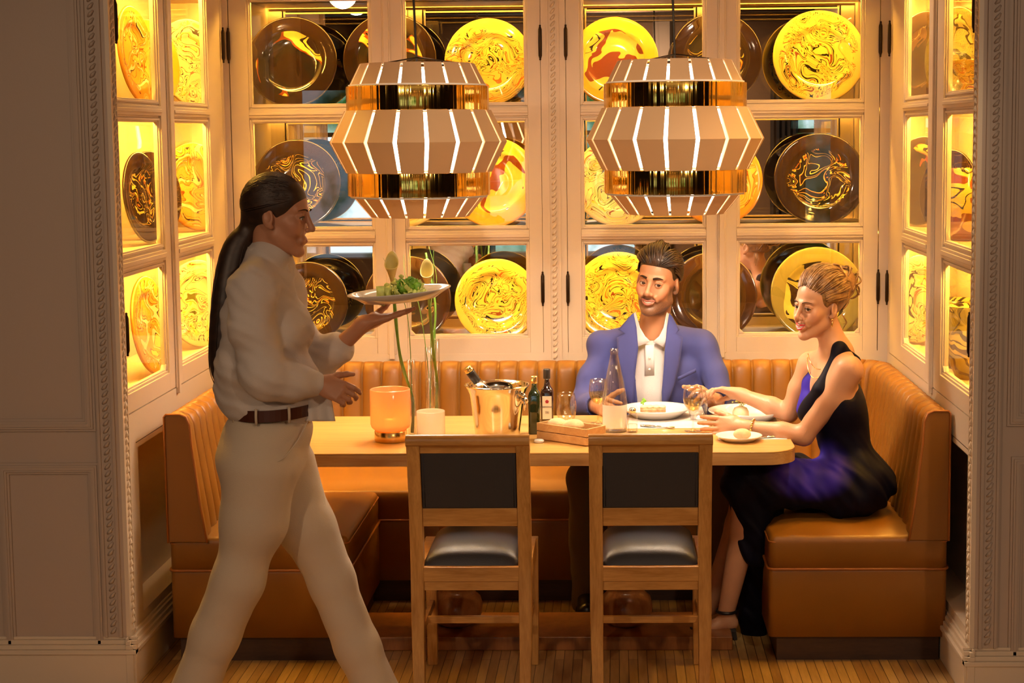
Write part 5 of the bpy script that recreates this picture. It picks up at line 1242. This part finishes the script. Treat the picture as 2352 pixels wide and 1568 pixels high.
strands(mb, WH, C0, (R0[0]*1.09, R0[1]*1.05, R0[2]*1.09), pr, lambda t: 1+.20*math.sin(PI*t), .0024, 12, 5, .010, R)
for i in range(120):   # curls of the bun
    c = Vector((R.uniform(-.036, .036), -.120+R.uniform(-.032, .025), .076+R.uniform(-.040, .042))); ax = Vector((R.uniform(-1, 1), R.uniform(-1, .2), R.uniform(-1, 1))).normalized(); u_ = ax.orthogonal().normalized(); v_ = ax.cross(u_); r0 = R.uniform(.018, .040); a0_ = R.uniform(0, 6)
    pts = [WH @ (c+(u_*math.cos(g)+v_*math.sin(g))*r0*(1-.35*k/15)+ax*(.0012*k)) for k, g in enumerate([a0_+2*PI*.55*j/15 for j in range(16)])]; mb.tube(pts, [.0030*(.5+.8*math.sin(PI*(k+1)/17)) for k in range(16)], 6, caps=False)
for i in range(9):    # loose wisps
    s = R.choice((-1, 1)); p0 = Vector((s*.055, -.055+R.uniform(-.02, .01), -.03)); pts = smooth_curve([WH @ p0, WH @ (p0+Vector((s*.012, -.012, -.03))), WH @ (p0+Vector((s*.004, -.002, -.055+R.uniform(-.02, .02))))], 4); mb.tube(pts, [.0012]*len(pts), 4, caps=False)
tag(mb.build('hair_locks', M['hair_gold'], wo), kind='stuff')
# jewellery
lobe = WH @ Vector((-.0745, .004, -.038)); b = MB(); b.ball(lobe, .0045, 10, 8); b.ball(lobe+Vector((0, -.001, -.016)), (.004, .004, .010), 10, 8); b.build('earring', M['gold'], wo)
def drape(pts, r, name): MB().tube(smooth_curve(pts, 7), r, 6, caps=False).build(name, M['gold'], wo)
drape([P(1945, 815, -1.135), P(1920, 838, -1.165), P(1880, 848, -1.170), P(1862, 832, -1.150), P(1856, 812, -1.10)], .0013, 'necklace')
drape([P(1942, 825, -1.14), P(1912, 852, -1.172), P(1872, 868, -1.185), P(1857, 850, -1.165), P(1854, 820, -1.11)], .0013, 'necklace')
q = (wL-eL).normalized(); u_ = q.orthogonal().normalized(); v_ = q.cross(u_); cc = wL-q*.040
b = MB(); b.tube([cc+(u_*math.cos(g)+v_*math.sin(g))*.030 for g in [2*PI*k/30 for k in range(31)]], .0034, 6, caps=False)
for k in range(10): g = 2*PI*k/10; b.ball(cc+(u_*math.cos(g)+v_*math.sin(g))*.0315, .0055, 8, 6)
b.build('bracelet', M['gold'], wo)
for a, f in ((aL, fL), (aR, fR)):   # strappy heels
    d = (f-a); dx = Vector((d.x, d.y, 0)).normalized(); b = MB(); sd = Vector((-dx.y, dx.x, 0)); heel = a+Vector((.022, 0, -.058))
    b.beam(heel+Vector((0, 0, .0)), Vector((heel.x+.012, heel.y, .002)), .022, .022, (0, 1, 0), .012, .012)
    sole = smooth_curve([heel+Vector((.008, 0, 0)), heel+dx*.04+Vector((0, 0, -.006)), f+Vector((0, 0, -.026)), f+dx*.05+Vector((0, 0, -.030))], 5)
    for i in range(len(sole)-1): b.beam(sole[i], sole[i+1]+(sole[i+1]-sole[i])*.1, .062, .010, (0, 0, 1))
    b.tube([f+sd*(.034*math.cos(g))+Vector((0, 0, -.018+.036*math.sin(g))) for g in [PI*k/10 for k in range(11)]], .008, 6)
    b.tube([a+(dx*math.cos(g)+sd*math.sin(g))*.034+Vector((.0, 0, .004)) for g in [2*PI*k/20 for k in range(21)]], .006, 6, caps=False)
    b.build('shoe', M['shoe'], wo)

# ------------------------------------------------------------------ seated man in the blue blazer
mn = thing('person', 'seated bearded man in a blue blazer and white polo shirt, smiling', 'person', (.13, -.36, .46))
MH = frame(P(1511, 648, -.44), (-.36, -.92, -.05), (.15, 0, 1), 1.02)
B = SDF(); head(B, MH, 'm', .0060, .012)
nb = P(1499, 768, -.385); B.cone(MH @ Vector((0, -.022, -.06)), nb, .056, .062, k=.02)
sl, sr = P(1382, 800, -.37), P(1612, 796, -.37)          # image left, image right
el, wl_ = P(1344, 928, -.47), P(1380, 934, -.655); er, wr = P(1660, 925, -.50), P(1636, 918, -.66)
B.cone(nb+Vector((0, .02, -.02)), sl, .040, .042, k=.02); B.cone(nb+Vector((0, .02, -.02)), sr, .040, .042, k=.02); B.ell(P(1497, 890, -.35), (.13, .070, .15), k=.03); B.ell(P(1497, 1000, -.33), (.12, .08, .13), k=.03); B.ell(P(1497, 1075, -.33), (.14, .11, .08), k=.03)
limb(B, [sl, el, wl_], [.042, .038, .027], .015); limb(B, [sr, er, wr], [.042, .038, .027], .015)
hl = hand(B, wl_, P(1398, 936, -.78)-wl_, (1, .0, -.35), 1, (.35, .45, .5, .55), .3, 1.02, .02, .028)
hand(B, wr, P(1612, 892, -.77)-wr, (-.6, .15, -.8), -1, (.35, .5, .6, .65), .35, 1.02, .02, .028)
for kx, s in ((1352, -1), (1642, 1)):
    h_ = P(1497+s*45, 1085, -.36); kn = P(kx, 1105, -.80); an = P(kx+s*2, 1400, -.72); limb(B, [h_, kn, an], [.085, .062, .045], .03); B.cone(an, an+Vector((0, -.14, -.03)), .035, .03, k=.02)
B.build('body', M['skin'], mn, h=.0052, fine=[(MH.translation+Vector((0, 0, -.01)), .14, .0021), (wl_+Vector((.01, -.08, 0)), (.08, .11, .08), .0026), (wr+Vector((-.02, -.06, .01)), (.09, .11, .09), .0026)],
    col=skincol((.50, .24, .125), (.52, .18, .10), MH, beard=(.075, .035, .018)))
face_parts(MH, mn, 'm', (-.30, .92, .04), M['lip'], M['brow'], .012, .0060)
# trousers
Tq = SDF()
for kx, s in ((1352, -1), (1642, 1)):
    h_ = P(1497+s*45, 1085, -.36); kn = P(kx, 1105, -.80); an = P(kx+s*2, 1385, -.72); Tq.chain([h_, kn], [.10, .078], k=.03); Tq.chain([kn, kn.lerp(an, .5), an], [.078, .070, .062], k=.03)
Tq.ell(P(1497, 1070, -.34), (.17, .13, .10), k=.04); Tq.fx.append(wrinkle(.003, 2, 34)); Tq.build('trousers', M['trousers'], mn, h=.006)
for kx, s in ((1352, -1), (1642, 1)):
    an = P(kx+s*2, 1400, -.72); S_ = SDF(); S_.cone(Vector((an.x, an.y+.03, .045)), Vector((an.x, an.y-.17, .035)), .042, .036, k=.01); S_.box(Vector((an.x, an.y-.06, .012)), (.045, .14, .012), rd=.01); S_.build('shoe', M['shoe'], mn, h=.005)
# polo: torso front with collar and placket
S_ = SDF(); S_.ell(P(1497, 885, -.385), (.128, .092, .165), k=.03); S_.ell(P(1497, 995, -.355), (.138, .098, .13), k=.05); S_.cone(P(1497, 808, -.403), P(1497, 950, -.398), .070, .072, k=.03); S_.cone(nb+Vector((0, .012, -.02)), sl.lerp(nb, .65), .052, .040, k=.02); S_.cone(nb+Vector((0, .012, -.02)), sr.lerp(nb, .65), .052, .040, k=.02)
S_.cone(nb+Vector((0, .012, -.03)), nb+Vector((0, .004, .012)), .070, .064, k=.02)
S_.ell(P(1497, 745, -.47), (.047, .08, .062), k=.008, op=-1); S_.cone(nb+Vector((0, .0, -.04)), MH @ Vector((0, -.02, -.08)), .062, .058, k=.004, op=-1);
S_.fx.append(wrinkle(.0018, 4, 34)); S_.build('polo_shirt', M['polo'], mn, h=.0036)
def sheet(outline, Yf, name, m, par, th=.004, bul=0):
    """cloth piece from pixel outline rows [(left px), (right px)] with depth function"""
    b = MB(); n = len(outline)
    vs = []
    for (pl, pr_) in outline:
        for k in range(7): t = k/6; px = pl[0]*(1-t)+pr_[0]*t; py = pl[1]*(1-t)+pr_[1]*t; vs.append(P(px, py, Yf(px, py)-bul*math.sin(PI*t)))
    b.add(vs, [(i*7+k, i*7+k+1, (i+1)*7+k+1, (i+1)*7+k) for i in range(n-1) for k in range(6)], True); return b.build(name, m, par, solid=th, smooth=True)
yf = lambda px, py: -.478-.010*math.exp(-((px-1497)/45)**2)+.10*((abs(px-1497)/85))**2*.35 + .03*max(0, (790-py)/60)
sheet([((1454, 722), (1460, 716)), ((1455, 755), (1470, 752)), ((1457, 780), (1482, 772)), ((1462, 797), (1494, 784))], yf, 'collar', M['polo'], mn, .005)
sheet([((1531, 716), (1537, 722)), ((1524, 752), (1537, 755)), ((1514, 772), (1532, 780)), ((1500, 784), (1524, 797))], yf, 'collar', M['polo'], mn, .005)
pk = lambda px, py: -.4785; sheet([((1482, 792), (1503, 792)), ((1481, 862), (1503, 862))], pk, 'placket', M['polo'], mn, .003)
for py in (822, 848): MB().lathe([(0, -.001), (.0048, -.001), (.0052, .001), (0, .0015)], 14, P(1492, py, -.4825), 'y').build('button', M['white'], mn)
# blazer
J = SDF()
J.ell(P(1497, 885, -.362), (.180, .112, .178), k=.05); J.cone(P(1400, 850, -.37), P(1398, 960, -.36), .07, .07, k=.03); J.cone(P(1592, 850, -.37), P(1596, 960, -.36), .07, .07, k=.03); J.ell(P(1497, 1000, -.345), (.172, .118, .14), k=.05)
J.cone(nb+Vector((0, .03, -.012)), sl+Vector((0, .01, .004)), .068, .060, k=.04); J.cone(nb+Vector((0, .03, -.012)), sr+Vector((0, .01, .004)), .068, .060, k=.04)
J.chain([sl, sl.lerp(el, .5)+Vector((-.006, 0, 0)), el, el.lerp(wl_, .82)], [.050, .051, .053, .046], k=.025); J.chain([sr, sr.lerp(er, .5)+Vector((.008, 0, 0)), er, er.lerp(wr, .78)], [.050, .051, .053, .048], k=.025)
J.ball(sl+Vector((-.004, 0, .002)), .051, k=.03); J.ball(sr+Vector((.004, 0, .002)), .051, k=.03)
# opening: deep V down the front
op = [P(1497, 700, -.52), P(1497, 760, -.52), P(1497, 860, -.52), P(1495, 960, -.52), P(1493, 1040, -.50)]
J.chain([op[0], op[1]], [.075, .070], k=.006, op=-1); J.chain(op[1:], [.070, .068, .058, .050], k=.006, op=-1)
J.ell(P(1495, 905, -.50), (.062, .075, .19), k=.006, op=-1); J.cone(nb+Vector((0, -.01, -.02)), nb+Vector((0, -.01, .12)), .070, .062, k=.008, op=-1)
J.cone(el.lerp(wl_, .8), wl_, .040, .045, k=.004, op=-1); J.cone(er.lerp(wr, .76), wr, .042, .046, k=.004, op=-1)
zarm = lambda X, Y, Z: .25+.75*np.clip((np.abs(X-.13)-.15)/.05, 0, 1)
J.fx.append(wrinkle(.0045, 11, 30, zarm, (.6, .2, 1))); J.build('blazer', M['blazer'], mn, h=.0048)
def jf(px, py):
    u = (px-1497)/150; return -.492+.075*u*u+.045*max(0, (800-py)/100)
for s, rows_ in ((-1, [((1446, 728), (1455, 718)), ((1420, 757), (1462, 752)), ((1436, 766), (1464, 775)), ((1417, 775), (1466, 800)), ((1420, 830), (1460, 850)), ((1432, 880), (1456, 900)), ((1446, 945), (1454, 952))]),
                 (1, [((1537, 718), (1544, 728)), ((1532, 752), (1560, 757)), ((1530, 775), (1552, 766)), ((1527, 800), (1568, 775)), ((1524, 850), (1562, 825)), ((1520, 900), (1550, 880)), ((1521, 952), (1528, 945))])):
    sheet(rows_, lambda px, py: jf(px, py)-.012, 'lapel', M['blazer'], mn, .005, .003)
sheet([((1556, 866), (1598, 846)), ((1558, 874), (1599, 854))], lambda px, py: jf(px, py)-.002, 'chest_pocket', M['blazer'], mn, .003)
# hair of the man: swept back and to the side
H = SDF(); H.T = MH
H.ell((0, -.020, .045), (.080, .097, .090), k=.02); H.ell((.0, .030, .090), (.058, .050, .034), (8, 0, 0), k=.03)
H.ell((0, .088, -.030), (.078, .072, .100), k=.008, op=-1); H.ell((0, .05, -.08), (.10, .09, .068), k=.012, op=-1)
for s in (-1, 1): H.ell((s*.085, -.004, -.008), (.03, .024, .036), k=.006, op=-1)
H.build('hair', M['hair_dark'], mn, h=.0028)
R = random.Random(8); mb = MB(); pr = []
for i in range(420):
    a = R.uniform(-1.0, 1.05); d0 = (math.sin(a)*.88, math.cos(a)*.86, .42+R.uniform(-.04, .50)-.08*abs(a)); sgn = -1 if a < -.35 else 1
    d1 = (math.sin(a)*.9+.35*sgn+R.uniform(-.1, .1), -.45+R.uniform(-.3, .2), .75+R.uniform(-.5, .1)); pr.append((d0, d1, R.uniform(.7, 1.3)))
for i in range(240):
    s = R.choice((-1, 1)); d0 = (s*.95, .40+R.uniform(-.25, .08), .22+R.uniform(-.15, .55)); pr.append((d0, (s*.85, -.5, -.15+R.uniform(-.3, .2)), .25))
strands(mb, MH, (0, -.016, .040), (.0835, .1030, .0985), pr, lambda t: 1+.20*math.sin(PI*min(1, .06+t*1.25)), .0023, 11, 5, .012, R)
tag(mb.build('hair_locks', M['hair_dark'], mn), kind='stuff')

# ------------------------------------------------------------------ walking waitress with a plate
ws = thing('person', 'waitress in white shirt and cream trousers walking past with a plate, dark ponytail', 'person', (-.78, -2.0, 0))
SH = frame(P(638, 497, -2.0), (.985, -.10, -.10), (.02, 0, 1), .97)
B = SDF(); head(B, SH, 'f', 0, .004, .004)
nb = P(614, 600, -2.0); B.cone(SH @ Vector((0, -.03, -.055)), nb, .043, .046, k=.02)
sn, sf = P(578, 655, -2.15), P(645, 650, -1.85); en, wn = P(612, 868, -2.17), P(728, 880, -2.10); ef, wf = P(700, 868, -1.80), P(838, 742, -1.86)
B.cone(nb, sn, .038, .04, k=.02); B.cone(nb, sf, .038, .04, k=.02); B.ell(P(608, 750, -2.0), (.08, .12, .14), k=.04); B.ell(P(622, 880, -2.0), (.07, .10, .12), k=.04); B.ell(P(618, 1010, -2.0), (.09, .13, .11), k=.04)
limb(B, [sn, en, wn], [.046, .036, .024], .02); limb(B, [sf, ef, wf], [.046, .036, .023], .02)
hand(B, wn, Vector((1, -.1, -.35)), (.25, .8, -.55), 1, (.45, .6, .7, .75), .4, .95, .03, .023)
hand(B, wf, Vector((1, .05, .26)), (-.22, 0, 1), -1, (.02, .03, .03, .05), .05, .98, .10, .023)
hn, hf = P(596, 1075, -2.09), P(640, 1075, -1.92); kn_, an_ = P(548, 1325, -2.10), P(440, 1600, -2.10); kf, af = P(762, 1335, -1.92), P(880, 1640, -1.94)
limb(B, [hn, kn_, an_], [.085, .058, .040], .03); limb(B, [hf, kf, af], [.085, .058, .040], .03)
B.cone(an_, an_+Vector((.10, 0, -.06)), .034, .03, k=.02); B.cone(af, af+Vector((.15, 0, .0)), .034, .03, k=.02)
B.build('body', M['skin'], ws, h=.0052, fine=[(SH.translation+Vector((0, 0, -.01)), .135, .0024), (wn+Vector((.08, 0, -.03)), (.11, .08, .10), .0026), (wf+Vector((.09, 0, .02)), (.13, .09, .07), .0026)], col=skincol((.50, .24, .14), (.52, .2, .12), SH))
face_parts(SH, ws, 'f', (0, 1, -.1), M['lip'], M['brow'], .004, 0, .004)
# shirt
S_ = SDF()
S_.ell(P(600, 745, -2.0), (.122, .158, .165), (0, 6, 0), k=.06); S_.ell(P(664, 770, -2.0), (.072, .13, .085), (0, 25, 0), k=.04); S_.ell(P(608, 860, -2.0), (.125, .148, .13), k=.05); S_.cone(P(590, 900, -2.0), P(650, 905, -2.0), .122, .112, k=.05)
S_.ell(P(630, 925, -2.0), (.120, .145, .035), k=.03); S_.ell(P(558, 850, -2.02), (.070, .12, .11), (0, 10, 0), k=.05)
S_.cone(nb+Vector((-.005, 0, -.02)), sn, .052, .060, k=.05); S_.cone(nb+Vector((-.005, 0, -.02)), sf, .052, .058, k=.05)
S_.chain([sn, sn.lerp(en, .5)+Vector((-.02, 0, 0)), en, en.lerp(wn, .5), en.lerp(wn, .96)], [.066, .068, .066, .056, .038], k=.025)
S_.chain([sf, sf.lerp(ef, .5), ef, ef.lerp(wf, .5)], [.062, .064, .066, .054], k=.025)
nd = ((SH @ Vector((0, -.03, -.055)))-nb).normalized(); S_.cone(nb-nd*.045, nb-nd*.002, .088, .068, k=.03); S_.cone(nb+Vector((0, -.035, -.008)), sn+Vector((0, .02, .004)), .055, .058, k=.03); S_.cone(nb+Vector((0, .035, -.008)), sf+Vector((0, -.02, .004)), .055, .058, k=.03)
cu_ = nd.orthogonal().normalized(); cv_ = nd.cross(cu_); cu_ = Vector((1, 0, 0)) - nd*nd.x; cu_.normalize(); cv_ = nd.cross(cu_)
def colr(u, v):
    a = .20+(2*PI-.40)*u; r = .0585+.014*v+.004*math.sin(a*2); z = .044-.050*v-.012*math.cos(a)*(1-v*.3)*0; return nb+cu_*(r*math.cos(a)+.004)+cv_*(r*math.sin(a))+nd*(z-.018*max(0, math.cos(a))*(1+.8*v))
MB().grid(colr, 48, 6).build('collar', M['shirt_w'], ws, solid=.003)
S_.fx.append(wrinkle(.0055, 21, 24, None, (.5, .3, 1))); S_.fx.append(wrinkle(.0025, 5, 60, None, (.8, .3, .6))); S_.build('shirt', M['shirt_w'], ws, h=.0052)
# trousers
S_ = SDF()
S_.ell(P(618, 985, -2.0), (.130, .158, .085), k=.05); S_.ell(P(600, 1050, -2.02), (.138, .165, .105), k=.05)
S_.chain([hn, hn.lerp(kn_, .5)+Vector((.012, 0, 0)), kn_, kn_.lerp(an_, .5), an_], [.114, .094, .078, .069, .074], k=.035); S_.chain([hf+Vector((.01, 0, 0)), hf.lerp(kf, .5), kf, kf.lerp(af, .5), af+Vector((.0, 0, .03))], [.108, .088, .073, .067, .074], k=.03)
S_.fx.append(wrinkle(.0050, 31, 20, lambda X, Y, Z: .35+.65*np.exp(-((Z-.52)/.22)**2), (.3, .2, 1))); S_.build('trousers', M['pants_w'], ws, h=.0055)
S_ = SDF(); S_.ell(P(630, 936, -2.0), (.1225, .150, .030), k=.0); S_.box(P(630, 936-40, -2.0), (.3, .3, .036), rd=.002, k=.003, op=-1); S_.box(P(630, 936+40, -2.0), (.3, .3, .036), rd=.002, k=.003, op=-1)
b = MB(); n = 48; c = P(631, 937, -2.0)
def bp(a, r, z): return c+Vector(((.1235+r)*math.cos(a), (.1530+r)*math.sin(a), z+.004*math.cos(a)))
vs = []
for k in range(n):
    a = 2*PI*k/n
    for r, z in ((-.003, -.017), (.003, -.017), (.003, .017), (-.003, .017)): vs.append(bp(a, r, z))
b.add(vs, [(k*4+j, k*4+(j+1) % 4, ((k+1) % n)*4+(j+1) % 4, ((k+1) % n)*4+j) for k in range(n) for j in range(4)]); b.build('belt', M['belt'], ws, smooth=False)
b = MB(); cb_ = bp(0, .004, 0); b.box(cb_+Vector((-.002, -.022, -.020)), cb_+Vector((.004, .022, .020))); b.build('belt_buckle', M['brass_s'], ws, bevel=.003)
for a in (-1.0, -1.75, -2.5): MB().tube([bp(a, .006, -.024), bp(a, .008, 0), bp(a, .006, .024)], .0045, 6).build('belt_loop', M['pants_w'], ws)
MB().tube(smooth_curve([bp(-.55, .012, -.03), bp(-.75, .012, -.07)+Vector((.0, -.01, 0)), bp(-1.1, .010, -.12)+Vector((0, -.018, 0)), bp(-1.35, .008, -.135)+Vector((0, -.02, 0))], 6), .002, 6).build('pocket_seam', M['pants_w'], ws)
S_ = SDF(); S_.cone(Vector((an_.x, an_.y, .06)), Vector((an_.x+.15, an_.y, .035)), .042, .036, k=.01); S_.build('shoe', M['shoe'], ws, h=.005)
S_ = SDF(); S_.cone(Vector((af.x-.01, af.y, .055)), Vector((af.x+.16, af.y, .050)), .042, .034, k=.01); S_.build('shoe', M['shoe'], ws, h=.005)
# sleek hair and ponytail
H = SDF(); H.T = SH
H.ell((0, -.018, .042), (.078, .097, .088), k=.02); H.ell((0, .02, .062), (.060, .058, .048), k=.03)
H.ell((0, .092, -.040), (.075, .072, .095), k=.010, op=-1); H.ell((0, .055, -.085), (.09, .085, .062), k=.015, op=-1)
for s in (-1, 1): H.ell((s*.082, -.002, -.012), (.028, .019, .030), k=.006, op=-1)
H.ball((0, -.07, -.10), .05, k=.02, op=-1)
tie = SH.inverted() @ P(560, 546, -2.0); H.cone((0, -.075, -.01), tie, .040, .022, k=.03); H.T = Matrix.Identity(4)
tail = smooth_curve(Pm((562, 540, -2.0), (540, 575, -2.01), (522, 660, -2.03), (512, 760, -2.04), (507, 840, -2.04), (512, 882, -2.04)), 3)
H.chain(tail, [.022, .028, .030, .034, .037, .038, .038, .038, .037, .036, .034, .031, .027, .022, .014, .006][:len(tail)], k=.02)
H.build('hair', M['hair_w'], ws, h=.0036)
R = random.Random(3); mb = MB(); pr = []
for i in range(420):
    a = R.uniform(-1.5, 1.5); d0 = (math.sin(a), math.cos(a)*.86, .42+R.uniform(-.04, .45)-.30*abs(math.sin(a))); pr.append((d0, (R.uniform(-.2, .2), -.95, -.25+R.uniform(-.1, .1)), 1))
strands(mb, SH, (0, -.016, .038), (.0830, .1030, .0960), pr, lambda t: 1+.02*math.sin(PI*t), .0016, 10, 4, .004, R)
for i in range(50):
    o_ = Vector((R.uniform(-.018, .018), R.uniform(-.02, .02), 0)); pts = [p+o_*(1.0+1.2*math.sin(PI*j/len(tail))) for j, p in enumerate(tail)]; mb.tube(pts, .0012, 4, caps=False)
tag(mb.build('hair_locks', M['hair_w'], ws), kind='stuff')
tp = P(562, 545, -2.0); b = MB(); b.tube([tp+Vector((.5*.024*math.cos(g), .024*math.sin(g), .022*math.cos(g))) for g in [2*PI*k/20 for k in range(21)]], .006, 8, caps=False); b.build('hair_tie', M['shoe'], ws)
# carried plate with salad
pc = P(919, 690, -1.87); pl = MB(); pl.M = Matrix.Translation(pc) @ Euler((0, math.radians(-4.5), 0)).to_matrix().to_4x4(); pl.lathe([(a*.160, z*.9) for a, z in DISH], 64)
tag(pl.build('serving_plate', M['white'], None, loc=pc), 'large white plate of salad carried high by the waitress', 'plate')
b = MB(); R = random.Random(2)
for i in range(60):
    x = R.uniform(-.065, .07); z = .012+R.random()*.055*(1-abs(x)/.09); p = pc+Vector((x, R.uniform(-.05, .05), z+x*.08)); r = R.uniform(.012, .024)
    def lf(u, v, p=p, r=r, e=Euler((R.random()*6, R.random()*6, R.random()*6)).to_matrix(), k=R.random()*6): return p+e @ Vector(((u-.5)*2*r, (v-.5)*2*r*.6, .008*math.sin(u*7+k)*math.cos(v*5)))
    b.grid(lf, 7, 6)
o = b.build('salad_leaves', M['lettuce'], None, loc=pc+Vector((0, 0, .01)), solid=.0012); tag(o, 'mixed green salad leaves on the carried plate', 'salad', kind='stuff')
b = MB()
for i in range(14):
    x = R.uniform(.0, .06); p = pc+Vector((x, R.uniform(-.05, .02), .035+R.random()*.025)); r = R.uniform(.014, .024)
    def lf(u, v, p=p, r=r, e=Euler((R.random()*6, R.random()*6, R.random()*6)).to_matrix(), k=R.random()*6): return p+e @ Vector(((u-.5)*2*r, (v-.5)*2*r*.6, .008*math.sin(u*7+k)*math.cos(v*5)))
    b.grid(lf, 7, 6)
b.build('herb_leaves', M['leaf'], o, solid=.0012)
# napkin over the lower forearm
np_ = P(728, 905, -2.08)
def nk(u, v): return P(700+58*u+ (12*v*u), 895+72*v, -2.06-.012*math.sin(u*9)*v+.006*v)
tag(MB().grid(nk, 16, 14).build('napkin', M['linen'], None, loc=np_, solid=.003), 'white napkin hanging below the lower hand of the waitress', 'napkin')
